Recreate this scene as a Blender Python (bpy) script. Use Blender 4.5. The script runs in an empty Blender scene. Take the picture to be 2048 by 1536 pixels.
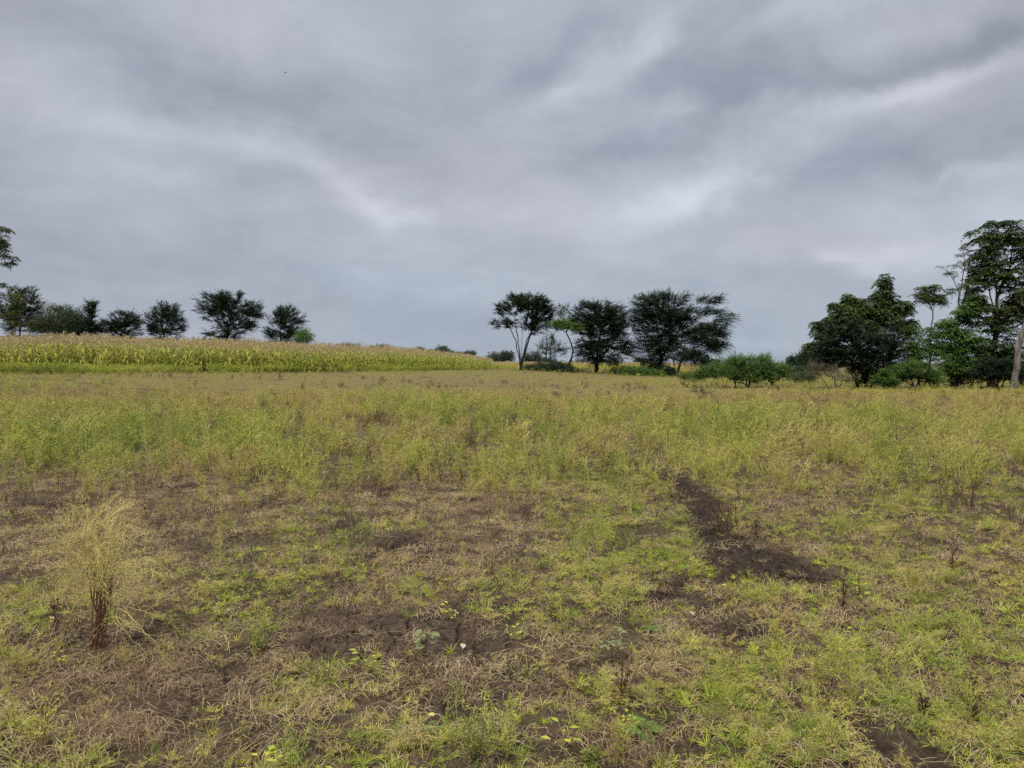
import bpy, math, random
import numpy as np

R = math.radians
scene = bpy.context.scene
COL = scene.collection

# ------------------------------------------------------------------ camera
F = 788.0            # focal length in pixels of a 1024 px wide frame
EYE = 1.62
HORIZON = 726.0      # photograph row (2048 x 1536) of the true horizon
PITCH = math.atan((768.0 - HORIZON) / 2.0 / F)
cam = bpy.data.cameras.new('camera')
cam_o = bpy.data.objects.new('camera', cam)
COL.objects.link(cam_o)
cam.sensor_width = 36.0
cam.lens = 36.0 * F / 1024.0
cam.clip_start = 0.05
cam.clip_end = 6000.0
cam_o.location = (0, 0, EYE)
cam_o.rotation_euler = (math.pi / 2 - PITCH, 0, 0)
scene.camera = cam_o
scene.view_settings.view_transform = 'Standard'
scene.view_settings.look = 'None'
scene.view_settings.exposure = 1.08
scene.view_settings.gamma = 1.0
scene.cycles.max_bounces = 6
scene.cycles.diffuse_bounces = 3
scene.cycles.transmission_bounces = 3
scene.cycles.transparent_max_bounces = 4
scene.cycles.use_denoising = False


def slope(px, py):
    """sideways and upward metres per metre of distance for a place in the photograph"""
    u = (px - 1024.0) / 2.0 / F
    v = (768.0 - py) / 2.0 / F
    y = math.cos(PITCH) + v * math.sin(PITCH)
    z = -math.sin(PITCH) + v * math.cos(PITCH)
    return u / y, z / y


# ------------------------------------------------------------------ sky
SUN_EL, SUN_AZ = R(58), R(-150)     # high, a little behind and left of the camera


class Nodes:
    def __init__(self, tree):
        self.t = tree

    def new(self, kind, **kw):
        n = self.t.nodes.new(kind)
        for k, v in kw.items():
            setattr(n, k, v)
        return n

    def link(self, a, b):
        self.t.links.new(a, b)

    def put(self, sock, v):
        if isinstance(v, bpy.types.NodeSocket):
            self.t.links.new(v, sock)
        else:
            sock.default_value = v

    def m(self, op, a, b=0.0, c=None):
        n = self.new('ShaderNodeMath', operation=op)
        self.put(n.inputs[0], a)
        self.put(n.inputs[1], b)
        if c is not None:
            self.put(n.inputs[2], c)
        return n.outputs[0]

    def mix(self, f, a, b):
        n = self.new('ShaderNodeMix', data_type='RGBA')
        self.put(n.inputs[0], f)
        self.put(n.inputs[6], a)
        self.put(n.inputs[7], b)
        return n.outputs[2]

    def noise(self, vec, scale, detail=4.0, rough=0.5, dist=0.0):
        n = self.new('ShaderNodeTexNoise')
        if vec is not None:
            self.link(vec, n.inputs['Vector'])
        n.inputs['Scale'].default_value = scale
        n.inputs['Detail'].default_value = detail
        n.inputs['Roughness'].default_value = rough
        n.inputs['Distortion'].default_value = dist
        return n.outputs['Fac']

    def ramp(self, x, lo, hi, a=0.0, b=1.0):
        n = self.new('ShaderNodeMapRange', interpolation_type='SMOOTHSTEP')
        self.put(n.inputs['Value'], x)
        n.inputs['From Min'].default_value = lo
        n.inputs['From Max'].default_value = hi
        n.inputs['To Min'].default_value = a
        n.inputs['To Max'].default_value = b
        return n.outputs['Result']


# soft bright and dark banks of cloud: (photo x, photo y, half width, half height, tilt in degrees, strength)
BANKS = [
    (230, 75, 330, 50, 8, -.12), (480, 200, 330, 60, 3, -.17), (880, 150, 90, 70, -20, -.12),
    (740, 315, 210, 42, 6, -.18), (560, 365, 120, 26, 0, -.08), (60, 300, 160, 60, 0, -.10),
    (70, 140, 110, 50, 0, .10), (530, 282, 95, 34, 8, .22), (300, 262, 160, 22, 0, .12),
    (690, 385, 60, 24, 25, .22), (775, 428, 62, 26, 10, .30), (340, 350, 160, 22, 0, .10),
    (640, 330, 60, 22, 0, .10),
    (1060, 150, 70, 40, -25, -.14), (1170, 70, 110, 44, -28, -.14), (1440, 150, 150, 70, -5, -.30),
    (1740, 142, 320, 36, -6, -.30), (1980, 110, 120, 90, 0, -.14), (1250, 300, 190, 30, -12, -.18),
    (1800, 285, 300, 54, -10, -.22), (1560, 350, 160, 40, -15, -.08),
    (1290, 85, 110, 26, -38, .24), (1140, 205, 80, 26, -15, .22), (1345, 208, 75, 20, -12, .22),
    (1560, 200, 80, 18, -10, .16), (1860, 168, 210, 20, -6, .30), (1610, 25, 120, 34, -15, .20),
    (1385, 385, 120, 46, -18, .42), (1250, 430, 120, 40, -10, .16), (1700, 500, 90, 12, 12, .16),
    (1880, 522, 150, 24, 8, .26), (1980, 345, 120, 14, -6, .18), (1560, 560, 160, 40, 0, -.10),
    (1740, 545, 110, 26, 14, -.14), (1980, 440, 170, 50, 0, .12),
    (250, 560, 420, 80, 0, -.08), (800, 640, 330, 40, 6, -.10), (1560, 640, 120, 40, 0, -.06),
    (1500, 690, 200, 12, 0, .14), (370, 672, 80, 14, 0, .14), (960, 590, 120, 30, 0, .10),
]


def build_world():
    w = bpy.data.worlds.new('World')
    scene.world = w
    w.use_nodes = True
    t = w.node_tree
    t.nodes.clear()
    N = Nodes(t)
    tc = N.new('ShaderNodeTexCoord')
    sep = N.new('ShaderNodeSeparateXYZ')
    N.link(tc.outputs['Generated'], sep.inputs[0])
    X, Y, Z = sep.outputs
    # cloud deck: a level sheet far above, seen in perspective
    zz = N.m('ADD', N.m('MAXIMUM', Z, 0.0), 0.13)
    cx = N.m('DIVIDE', X, zz)
    cy = N.m('DIVIDE', Y, zz)
    deck = N.new('ShaderNodeCombineXYZ')
    N.link(cx, deck.inputs[0])
    N.link(cy, deck.inputs[1])
    P = deck.outputs[0]
    warp = N.noise(tc.outputs['Generated'], 5.5, 5, .6, .5)
    warp2 = N.noise(tc.outputs['Generated'], 7.5, 6, .6, .5)
    az = N.m('ARCTAN2', X, Y)
    el = N.m('ARCSINE', Z)
    az = N.m('ADD', az, N.m('MULTIPLY', N.m('SUBTRACT', warp, .5), .17))
    el = N.m('ADD', el, N.m('MULTIPLY', N.m('SUBTRACT', warp2, .5), .085))
    total = None
    for (px, py, rx, ry, tilt, s) in BANKS:
        sx, sz = slope(px, py)
        a0 = math.atan(sx)
        e0 = math.atan(sz * math.cos(a0))
        k = 1.0 / 2 / F
        ra, re = rx * k * math.cos(a0) ** 2, ry * k
        th = R(-tilt)
        da = N.m('SUBTRACT', az, a0)
        de = N.m('SUBTRACT', el, e0)
        p = N.m('ADD', N.m('MULTIPLY', da, math.cos(th) / ra), N.m('MULTIPLY', de, math.sin(th) / ra))
        q = N.m('ADD', N.m('MULTIPLY', da, -math.sin(th) / re), N.m('MULTIPLY', de, math.cos(th) / re))
        r2 = N.m('ADD', N.m('MULTIPLY', p, p), N.m('MULTIPLY', q, q))
        g = N.m('MULTIPLY', N.m('POWER', 2.71828, N.m('MULTIPLY', r2, -1.0)), s * 1.1)
        total = g if total is None else N.m('ADD', total, g)
    mp = N.new('ShaderNodeMapping')
    mp.inputs['Scale'].default_value = (1, 1, 2.1)
    mp.inputs['Rotation'].default_value = (0, R(9), 0)
    N.link(tc.outputs['Generated'], mp.inputs[0])
    B = mp.outputs[0]
    fine = N.m('ADD', N.m('MULTIPLY', N.noise(P, 1.5, 6, .55, .4), .35), N.m('MULTIPLY', N.noise(B, 3.6, 8, .56, .55), .65))
    fine2 = N.noise(B, 9.0, 9, .64, .7)
    v = N.m('ADD', N.m('MULTIPLY', N.m('SUBTRACT', fine, .5), .85), N.m('MULTIPLY', N.m('SUBTRACT', fine2, .5), .36))
    v = N.m('ADD', N.m('ADD', v, total), .49)
    v = N.m('MINIMUM', N.m('MAXIMUM', v, 0.0), 1.25)
    hue = N.ramp(N.noise(B, 3.1, 4, .5), .38, .64)
    dark = N.mix(hue, (.226, .256, .322, 1), (.246, .262, .318, 1))
    light = N.mix(hue, (.69, .74, .83, 1), (.72, .74, .815, 1))
    col = N.mix(v, dark, light)
    # bluer towards the horizon
    low = N.ramp(Z, .015, .16, 1.0, 0.0)
    col = N.mix(N.m('MULTIPLY', low, .55), col, (.335, .405, .520, 1))
    col = N.mix(N.ramp(Z, .46, .80, 0, .8), col, (.50, .49, .455, 1))
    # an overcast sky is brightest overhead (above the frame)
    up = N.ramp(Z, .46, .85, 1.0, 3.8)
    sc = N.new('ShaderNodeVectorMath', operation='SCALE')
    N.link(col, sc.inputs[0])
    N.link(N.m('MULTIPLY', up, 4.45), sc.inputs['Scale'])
    sky = N.new('ShaderNodeTexSky', sky_type='NISHITA')
    sky.sun_disc = False
    sky.sun_elevation = SUN_EL
    sky.sun_rotation = SUN_AZ
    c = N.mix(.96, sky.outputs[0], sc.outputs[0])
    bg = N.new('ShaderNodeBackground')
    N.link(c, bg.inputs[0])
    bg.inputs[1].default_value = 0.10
    out = N.new('ShaderNodeOutputWorld')
    N.link(bg.outputs[0], out.inputs[0])


build_world()
sun = bpy.data.lights.new('sun', 'SUN')
sun.energy = 1.5
sun.angle = R(12)
sun.color = (1.0, .94, .82)
sun_o = bpy.data.objects.new('sun', sun)
COL.objects.link(sun_o)
sun_o.rotation_euler = (math.pi / 2 - SUN_EL, 0, math.pi - SUN_AZ)


# ------------------------------------------------------------------ number helpers
def hash2(ix, iy, seed):
    n = (ix.astype(np.int64) * 374761393 + iy.astype(np.int64) * 668265263 + seed * 1442695041) & 0xFFFFFFFF
    n = ((n ^ (n >> 13)) * 1274126177) & 0xFFFFFFFF
    n = ((n ^ (n >> 16)) * 2246822519) & 0xFFFFFFFF
    n = n ^ (n >> 15)
    return (n & 0xFFFFFF) / float(0xFFFFFF)


def vnoise(x, y, seed=0):
    ix, iy = np.floor(x), np.floor(y)
    fx, fy = x - ix, y - iy
    fx = fx * fx * fx * (fx * (fx * 6 - 15) + 10)
    fy = fy * fy * fy * (fy * (fy * 6 - 15) + 10)
    a, b = hash2(ix, iy, seed), hash2(ix + 1, iy, seed)
    c, d = hash2(ix, iy + 1, seed), hash2(ix + 1, iy + 1, seed)
    return (a + (b - a) * fx) * (1 - fy) + (c + (d - c) * fx) * fy


def fbm(x, y, seed=0, octaves=4, gain=.5):
    s, a, t = 0.0, 1.0, 0.0
    for o in range(octaves):
        s = s + a * vnoise(x * 2 ** o + 17.3 * o, y * 2 ** o - 9.1 * o, seed + o)
        t += a
        a *= gain
    return s / t


def cells(x, y, seed=0):
    """distance to the nearest and second nearest cell point, and the nearest cell's own number"""
    ix, iy = np.floor(x), np.floor(y)
    f1 = np.full(x.shape, 9.0)
    f2 = np.full(x.shape, 9.0)
    idn = np.zeros(x.shape)
    for dx in (-1, 0, 1):
        for dy in (-1, 0, 1):
            jx, jy = ix + dx, iy + dy
            px = jx + .12 + .76 * hash2(jx, jy, seed)
            py = jy + .12 + .76 * hash2(jx, jy, seed + 7)
            d = np.hypot(px - x, py - y)
            h = hash2(jx, jy, seed + 13)
            near = d < f1
            f2 = np.where(near, f1, np.minimum(f2, d))
            idn = np.where(near, h, idn)
            f1 = np.where(near, d, f1)
    return f1, f2, idn


def sstep(a, b, x):
    t = np.clip((x - a) / (b - a), 0, 1)
    return t * t * (3 - 2 * t)


# ------------------------------------------------------------------ the lie of the land
def land(x, y):
    x, y = np.asarray(x, float), np.asarray(y, float)
    s = .4 * y - .6 * x
    h = .85 * sstep(22, 36, s) + .011 * np.maximum(0, s - 36)
    h = 3.2 * (1 - np.exp(-h / 3.2)) * 1.12
    h = h * (1 - sstep(125, 260, y))
    h = h + .16 * (fbm(x / 9, y / 9, 5, 3) - .5) * sstep(1, 8, y)
    return h


def hit(px, py):
    """where the line of sight through a place in the photograph meets the land"""
    sx, sz = slope(px, py)
    lo = 1.0
    for Y in np.geomspace(1.5, 300, 500):
        if EYE + sz * Y < float(land(sx * Y, Y)):
            hi = Y
            break
        lo = Y
    else:
        return None
    for _ in range(30):
        mid = (lo + hi) / 2
        if EYE + sz * mid < float(land(sx * mid, mid)):
            hi = mid
        else:
            lo = mid
    return sx * hi, hi


def patches(rows):
    out = []
    for (px, py, rx, ry, s) in rows:
        c = hit(px, py)
        e = hit(px + rx, py)
        n = hit(px, py - ry) or (c[0], c[1] * 1.2)
        f = hit(px, py + ry)
        out.append((c[0], c[1], abs(e[0] - c[0]) + .02, abs(n[1] - c[1]), abs(c[1] - f[1]), s))
    return out


def field(pat, x, y):
    t = np.zeros(np.shape(x))
    for (cx, cy, rx, rn, rf, s) in pat:
        ry = np.where(y > cy, rn, rf)
        t = t + s * np.exp(-((x - cx) / rx) ** 2 - ((y - cy) / ry) ** 2)
    return t


BARE = patches([
    (620, 1270, 260, 60, .75), (950, 1270, 130, 60, .95), (150, 1285, 200, 45, .8), (420, 1400, 260, 60, .35),
    (520, 1480, 90, 50, .5), (860, 1400, 150, 50, .5), (1000, 1350, 90, 50, .5), (760, 1260, 120, 40, .4),
    (60, 1015, 110, 14, .8), (330, 960, 130, 12, .55), (480, 965, 60, 10, .4), (850, 1000, 120, 18, .35), (830, 1100, 110, 26, .5),
    (1340, 1400, 70, 60, .4), (1640, 1440, 110, 60, .6), (1500, 1270, 170, 26, .5), (1830, 1370, 70, 30, .5),
    (1120, 1130, 70, 20, .3), (1850, 1240, 60, 30, .3), (640, 1180, 60, 20, .35), (1660, 1180, 120, 14, .4),
    (380, 738, 90, 2.5, .9), (600, 745, 140, 3, .9), (900, 772, 130, 4, .35), (1830, 818, 110, 8, .8),
    (1110, 798, 70, 4, .5), (1680, 785, 60, 3, .5), (850, 1168, 18, 10, .8), (330, 1040, 120, 20, .3),
    (1260, 1480, 120, 40, .4), (100, 1450, 160, 40, .3), (980, 930, 90, 10, .3),
])
MUD = patches([
    (1375, 975, 48, 22, .9), (1405, 1015, 50, 26, 1.), (1430, 1060, 48, 28, 1.), (1465, 1100, 52, 24, 1.),
    (1510, 1135, 60, 22, .9), (1590, 1150, 60, 14, .8), (1440, 1160, 70, 14, .8), (1500, 1175, 80, 12, .7), (1640, 1158, 50, 10, .6), (1355, 950, 40, 10, .6), (1480, 1270, 90, 14, .45), (1730, 1325, 60, 14, .35), (70, 1010, 70, 7, .8), (850, 1168, 30, 9, .6), (980, 1225, 60, 10, .5),
])
TAN = patches([
    (1080, 785, 230, 22, .9), (880, 768, 160, 10, .6), (1740, 800, 330, 14, .6), (1930, 830, 220, 20, .6), (1480, 800, 120, 16, .5),
    (1640, 950, 110, 26, .8), (1580, 1010, 50, 20, .6), (260, 800, 330, 30, .55), (60, 860, 100, 26, .5), (560, 820, 160, 24, .4),
    (150, 1090, 180, 50, .7), (300, 1190, 150, 40, .7), (420, 1020, 160, 40, .5), (200, 1380, 250, 70, .9),
    (340, 1470, 200, 60, .9), (660, 1440, 140, 60, .5), (1060, 1360, 110, 50, .5), (830, 1010, 160, 24, .5), (950, 1110, 160, 40, .35),
    (380, 950, 220, 20, .5), (1300, 1340, 80, 40, .4), (860, 1170, 160, 40, .4), (740, 850, 100, 16, .3),
])
GREEN = patches([
    (1250, 1110, 130, 120, .9), (110, 890, 260, 32, .9), (330, 880, 160, 30, .4), (620, 1380, 90, 70, .7), (560, 1180, 90, 40, .5),
    (1900, 1260, 170, 120, .8), (1700, 1060, 160, 40, .6), (1430, 885, 70, 22, .7), (1150, 960, 170, 22, .7), (1300, 1060, 80, 60, .4),
    (1600, 1480, 130, 60, .6), (1850, 1460, 200, 70, .9), (1450, 1440, 130, 70, .7), (800, 1480, 130, 50, .5), (1550, 940, 90, 40, .5),
    (1880, 960, 200, 70, .5), (1200, 1420, 120, 60, .3), (980, 1160, 60, 20, .4), (680, 1060, 130, 30, .3), (1000, 840, 250, 30, .3),
    (1800, 860, 300, 26, .4), (600, 905, 120, 20, .3), (1480, 1330, 120, 40, .4), (940, 1460, 80, 60, .4),
])


def maps(x, y):
    n1 = fbm(x / .55, y / .8, 21, 4, .6)
    n2 = fbm(x / 2.2, y / 3.0, 31, 4, .55)
    n3 = fbm(x / 1.6, y / 2.4, 41, 4, .55)
    mud = sstep(.25, .7, 1.15 * field(MUD, x, y) + (n1 - .5) * 2.1)
    bare = np.clip(field(BARE, x, y) + (n1 - .5) * 1.35 - .02 - .10 * sstep(7, 13, y), 0, 1)
    tan = np.clip(field(TAN, x, y) + (n2 - .5) * 1.3 + .12, 0, 1)
    green = np.clip(field(GREEN, x, y) + (n3 - .5) * 1.4 + .16, 0, 1)
    return bare, mud, tan, green


def relief(x, y, bare, mud):
    """small relief: cracked plates, crumbs, trodden mud"""
    near = (1 - sstep(11, 16, y)) * (1 - sstep(7, 10, np.abs(x))) * (y > 1)
    out = np.zeros(np.shape(x))
    k = near > 0
    if k.any():
        out[k] = near[k] * relief_near(x[k], y[k], bare[k], mud[k])
    return out


def relief_near(x, y, bare, mud):
    wx = x + .035 * (vnoise(x / .07, y / .07, 3) - .5)
    wy = y + .035 * (vnoise(x / .07, y / .07, 4) - .5)
    f1, f2, idn = cells(wx / .17, wy / .17, 11)
    g1, g2, idg = cells(wx / .075, wy / .075, 12)
    edge = (f2 - f1) * .17
    edge2 = (g2 - g1) * .075
    open1 = .0065 + .007 * vnoise(x / .5, y / .5, 8)
    crack = -(1 - sstep(.5 * open1, 1.3 * open1, edge)) * .055
    crack2 = -(1 - sstep(.001, .007, edge2)) * .012 * sstep(.45, .7, fbm(x / .35, y / .35, 77, 2))
    plate = (idn - .5) * .012 + .006 * (fbm(x / .03, y / .03, 9, 3) - .5) - .02 * np.clip(f1 - .3, 0, .5) * .3
    dry = sstep(.25, .7, bare) * (1 - mud)
    lump = .07 * (fbm(x / .42, y / .42, 15, 3) - .5)
    crumb = .045 * (fbm(x / .055, y / .055, 16, 3, .6) - .5)
    h1, h2, idh = cells(wx / .13, wy / .16, 19)
    hoof = -.085 * (1 - sstep(.12, .45, h1)) * (idh > .3) + .075 * (fbm(x / .07, y / .07, 18, 4, .65) - .5) - .025
    out = lump + crumb * (.5 + .5 * (1 - dry)) + dry * (crack + crack2 + plate) + mud * hoof
    return out


def height(x, y):
    bare, mud, _, _ = maps(x, y)
    return land(x, y) + relief(x, y, bare, mud)


# ------------------------------------------------------------------ mesh helpers
def mesh_np(name, verts, faces, mats=(), mat_index=None, smooth=False):
    """verts (n,3), faces (m,k) with one k"""
    me = bpy.data.meshes.new(name)
    verts = np.ascontiguousarray(verts, dtype=np.float32).reshape(-1, 3)
    faces = np.ascontiguousarray(faces, dtype=np.int32)
    k = faces.shape[1]
    me.vertices.add(len(verts))
    me.vertices.foreach_set('co', verts.ravel())
    me.loops.add(faces.size)
    me.loops.foreach_set('vertex_index', faces.ravel())
    me.polygons.add(len(faces))
    me.polygons.foreach_set('loop_start', np.arange(0, faces.size, k, dtype=np.int32))
    for m in mats:
        me.materials.append(m)
    if mat_index is not None:
        me.polygons.foreach_set('material_index', np.ascontiguousarray(mat_index, dtype=np.int32))
    me.update(calc_edges=True)
    me.polygons.foreach_set('use_smooth', np.full(len(faces), smooth, dtype=bool))
    return me


def unit(v):
    v = np.asarray(v, float)
    return v / np.maximum(np.linalg.norm(v, axis=-1, keepdims=True), 1e-9)


class Geo:
    """collects quads of several materials"""
    def __init__(self):
        self.v, self.f, self.mi, self.n = [], [], [], 0

    def quads(self, q, mi=0):
        q = np.asarray(q, float).reshape(-1, 4, 3)
        m = len(q)
        if m == 0:
            return
        self.v.append(q.reshape(-1, 3))
        self.f.append(np.arange(m * 4).reshape(m, 4) + self.n)
        self.mi.append(np.full(m, mi))
        self.n += m * 4

    def leaves(self, pos, d, nrm, L, W, mi=0, widest=.45):
        """pointed leaf blades: base, left, tip, right"""
        pos, d = np.asarray(pos, float).reshape(-1, 3), unit(np.asarray(d, float).reshape(-1, 3))
        nrm = np.broadcast_to(np.asarray(nrm, float), pos.shape)
        L = np.broadcast_to(np.asarray(L, float).reshape(-1, 1), (len(pos), 1))
        W = np.broadcast_to(np.asarray(W, float).reshape(-1, 1), (len(pos), 1))
        side = unit(np.cross(d, nrm))
        up = unit(np.cross(side, d))
        a = pos
        mid = pos + d * L * widest + up * L * .06
        q = np.stack([a, mid + side * W / 2, pos + d * L, mid - side * W / 2], 1)
        self.quads(q, mi)

    def tubes(self, A, B, ra, rb, sides=5, mi=0):
        A, B = np.asarray(A, float).reshape(-1, 3), np.asarray(B, float).reshape(-1, 3)
        n = len(A)
        if n == 0:
            return
        ra = np.broadcast_to(np.asarray(ra, float).reshape(-1), (n,))
        rb = np.broadcast_to(np.asarray(rb, float).reshape(-1), (n,))
        d = unit(B - A)
        ref = np.where(np.abs(d[:, 2:3]) > .9, np.array([[1., 0, 0]]), np.array([[0, 0, 1.]]))
        u = unit(np.cross(d, ref))
        w = np.cross(d, u)
        ang = np.arange(sides) * 2 * math.pi / sides
        ring = u[:, None] * np.cos(ang)[None, :, None] + w[:, None] * np.sin(ang)[None, :, None]
        va = A[:, None] + ring * ra[:, None, None]
        vb = B[:, None] + ring * rb[:, None, None]
        v = np.concatenate([va, vb], 1).reshape(-1, 3)
        k = np.arange(sides)
        f = np.stack([k, (k + 1) % sides, (k + 1) % sides + sides, k + sides], 1)
        f = (f[None] + (np.arange(n) * 2 * sides)[:, None, None]).reshape(-1, 4)
        self.v.append(v)
        self.f.append(f + self.n)
        self.mi.append(np.full(len(f), mi))
        self.n += len(v)

    def strip(self, pts, width, nrm=(0, 0, 1), mi=0, taper=True):
        """a ribbon along a path, narrowing to its tip"""
        pts = np.asarray(pts, float)
        d = unit(np.gradient(pts, axis=0))
        side = unit(np.cross(d, np.asarray(nrm, float)))
        n = len(pts)
        t = np.linspace(0, 1, n)
        w = width / 2 * (np.sin(math.pi * np.clip(.18 + .82 * t, 0, 1)) ** .8 if taper else np.ones(n))
        l, r = pts + side * w[:, None], pts - side * w[:, None]
        q = np.stack([l[:-1], l[1:], r[1:], r[:-1]], 1)
        self.quads(q, mi)

    def mesh(self, name, mats, smooth=False):
        return mesh_np(name, np.concatenate(self.v), np.concatenate(self.f), mats, np.concatenate(self.mi), smooth)


def link(name, me, parent=None, loc=(0, 0, 0)):
    o = bpy.data.objects.new(name, me)
    COL.objects.link(o)
    o.location = loc
    if parent is not None:
        o.parent = parent
    return o


def tag(o, label=None, cat=None, group=None, kind=None):
    for k, v in (('label', label), ('category', cat), ('group', group), ('kind', kind)):
        if v:
            o[k] = v
    return o


def thing(name, label, cat, loc, group=None):
    o = bpy.data.objects.new(name, None)
    COL.objects.link(o)
    o.empty_display_size = .2
    o.location = loc
    return tag(o, label, cat, group)


# ------------------------------------------------------------------ materials
def material(name):
    m = bpy.data.materials.new(name)
    m.use_nodes = True
    m.node_tree.nodes.clear()
    return m, Nodes(m.node_tree)


def leaf_mat(name, a, b, c=None, scale=.9, clear=.3, rough=.6):
    """a / b: the two greens that leaves vary between, c: the odd fresh or dry leaf"""
    m, N = material(name)
    g = N.new('ShaderNodeNewGeometry')
    tc = N.new('ShaderNodeTexCoord')
    isl = g.outputs['Random Per Island']
    big = N.ramp(N.noise(tc.outputs['Object'], scale, 3, .5), .35, .68)
    f = N.m('ADD', N.m('MULTIPLY', big, .6), N.m('MULTIPLY', isl, .4))
    col = N.mix(f, a + (1,), b + (1,))
    if c is not None:
        odd = N.ramp(N.m('ADD', N.m('MULTIPLY', isl, .45), N.noise(tc.outputs['Object'], scale * 1.7, 2, .5)), .86, 1.02)
        col = N.mix(odd, col, c + (1,))
    d = N.new('ShaderNodeBsdfPrincipled')
    N.link(col, d.inputs['Base Color'])
    d.inputs['Roughness'].default_value = rough
    d.inputs['Specular IOR Level'].default_value = .25
    tr = N.new('ShaderNodeBsdfTranslucent')
    N.link(col, tr.inputs['Color'])
    mx = N.new('ShaderNodeMixShader')
    mx.inputs[0].default_value = clear
    N.link(d.outputs[0], mx.inputs[1])
    N.link(tr.outputs[0], mx.inputs[2])
    o = N.new('ShaderNodeOutputMaterial')
    N.link(mx.outputs[0], o.inputs[0])
    return m


def bark_mat(name, a, b, scale=6.0):
    m, N = material(name)
    tc = N.new('ShaderNodeTexCoord')
    mp = N.new('ShaderNodeMapping')
    mp.inputs['Scale'].default_value = (1, 1, .25)
    N.link(tc.outputs['Object'], mp.inputs[0])
    n = N.noise(mp.outputs[0], scale, 5, .6)
    d = N.new('ShaderNodeBsdfPrincipled')
    N.link(N.mix(N.ramp(n, .3, .7), a + (1,), b + (1,)), d.inputs['Base Color'])
    d.inputs['Roughness'].default_value = .9
    d.inputs['Specular IOR Level'].default_value = .15
    bp = N.new('ShaderNodeBump')
    bp.inputs['Strength'].default_value = .6
    bp.inputs['Distance'].default_value = .03
    N.link(n, bp.inputs['Height'])
    N.link(bp.outputs[0], d.inputs['Normal'])
    o = N.new('ShaderNodeOutputMaterial')
    N.link(d.outputs[0], o.inputs[0])
    return m


def cover_mat(name, stops, clear=.25, jitter=.3):
    """plant cover: colour runs along the stops with the plant's own 'tint' (0 dead straw, 1 fresh green)"""
    m, N = material(name)
    at = N.new('ShaderNodeAttribute', attribute_type='INSTANCER', attribute_name='tint')
    g = N.new('ShaderNodeNewGeometry')
    v = N.m('ADD', at.outputs['Fac'], N.m('MULTIPLY', N.m('SUBTRACT', g.outputs['Random Per Island'], .5), jitter))
    r = N.new('ShaderNodeValToRGB')
    e = r.color_ramp.elements
    while len(e) < len(stops):
        e.new(.5)
    for el, (p, c) in zip(e, stops):
        el.position = p
        el.color = c + (1,)
    N.link(v, r.inputs[0])
    col = r.outputs[0]
    d = N.new('ShaderNodeBsdfPrincipled')
    N.link(col, d.inputs['Base Color'])
    d.inputs['Roughness'].default_value = .7
    d.inputs['Specular IOR Level'].default_value = .2
    tr = N.new('ShaderNodeBsdfTranslucent')
    N.link(col, tr.inputs['Color'])
    mx = N.new('ShaderNodeMixShader')
    mx.inputs[0].default_value = clear
    N.link(d.outputs[0], mx.inputs[1])
    N.link(tr.outputs[0], mx.inputs[2])
    o = N.new('ShaderNodeOutputMaterial')
    N.link(mx.outputs[0], o.inputs[0])
    return m


def plain_mat(name, a, b, scale=20, rough=.8):
    m, N = material(name)
    tc = N.new('ShaderNodeTexCoord')
    n = N.noise(tc.outputs['Object'], scale, 4, .6)
    d = N.new('ShaderNodeBsdfPrincipled')
    N.link(N.mix(N.ramp(n, .3, .7), a + (1,), b + (1,)), d.inputs['Base Color'])
    d.inputs['Roughness'].default_value = rough
    d.inputs['Specular IOR Level'].default_value = .2
    o = N.new('ShaderNodeOutputMaterial')
    N.link(d.outputs[0], o.inputs[0])
    return m


def ground_mat():
    m, N = material('field_soil')
    g = N.new('ShaderNodeNewGeometry')
    P = g.outputs['Position']
    mud = N.new('ShaderNodeAttribute', attribute_name='mud').outputs['Fac']
    thatch = N.new('ShaderNodeAttribute', attribute_name='thatch').outputs['Fac']
    leafy = N.new('ShaderNodeAttribute', attribute_name='leafy').outputs['Fac']
    n1 = N.noise(P, 2.2, 6, .6)
    n2 = N.noise(P, 28, 5, .65)
    soil = N.mix(N.ramp(n1, .3, .7), (.030, .0205, .014, 1), (.062, .042, .030, 1))
    soil = N.mix(N.ramp(n2, .35, .75, 0, .8), soil, (.125, .090, .065, 1))
    wet = N.mix(N.ramp(n2, .3, .7), (.016, .0115, .009, 1), (.060, .043, .032, 1))
    soil = N.mix(mud, soil, wet)
    straw = N.mix(N.ramp(n2, .3, .7), (.040, .029, .015, 1), (.13, .098, .048, 1))
    green = N.mix(N.ramp(n2, .3, .7), (.026, .030, .008, 1), (.085, .090, .022, 1))
    cov = N.mix(leafy, straw, green)
    dry = N.mix(N.ramp(n2, .3, .7), (.098, .080, .036, 1), (.180, .150, .062, 1))
    cov = N.mix(N.ramp(thatch, 1.0, 2.0), cov, dry)
    f = N.m('MULTIPLY', N.m('MULTIPLY', thatch, 1.0), N.ramp(N.noise(P, 9, 6, .7), .32, .6))
    col = N.mix(N.m('MINIMUM', f, 1.0), soil, cov)
    d = N.new('ShaderNodeBsdfPrincipled')
    N.link(col, d.inputs['Base Color'])
    d.inputs['Roughness'].default_value = .95
    d.inputs['Specular IOR Level'].default_value = .12
    bp = N.new('ShaderNodeBump')
    bp.inputs['Strength'].default_value = .7
    bp.inputs['Distance'].default_value = .028
    N.link(N.noise(P, 62, 6, .75), bp.inputs['Height'])
    N.link(bp.outputs[0], d.inputs['Normal'])
    o = N.new('ShaderNodeOutputMaterial')
    N.link(d.outputs[0], o.inputs[0])
    return m


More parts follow.
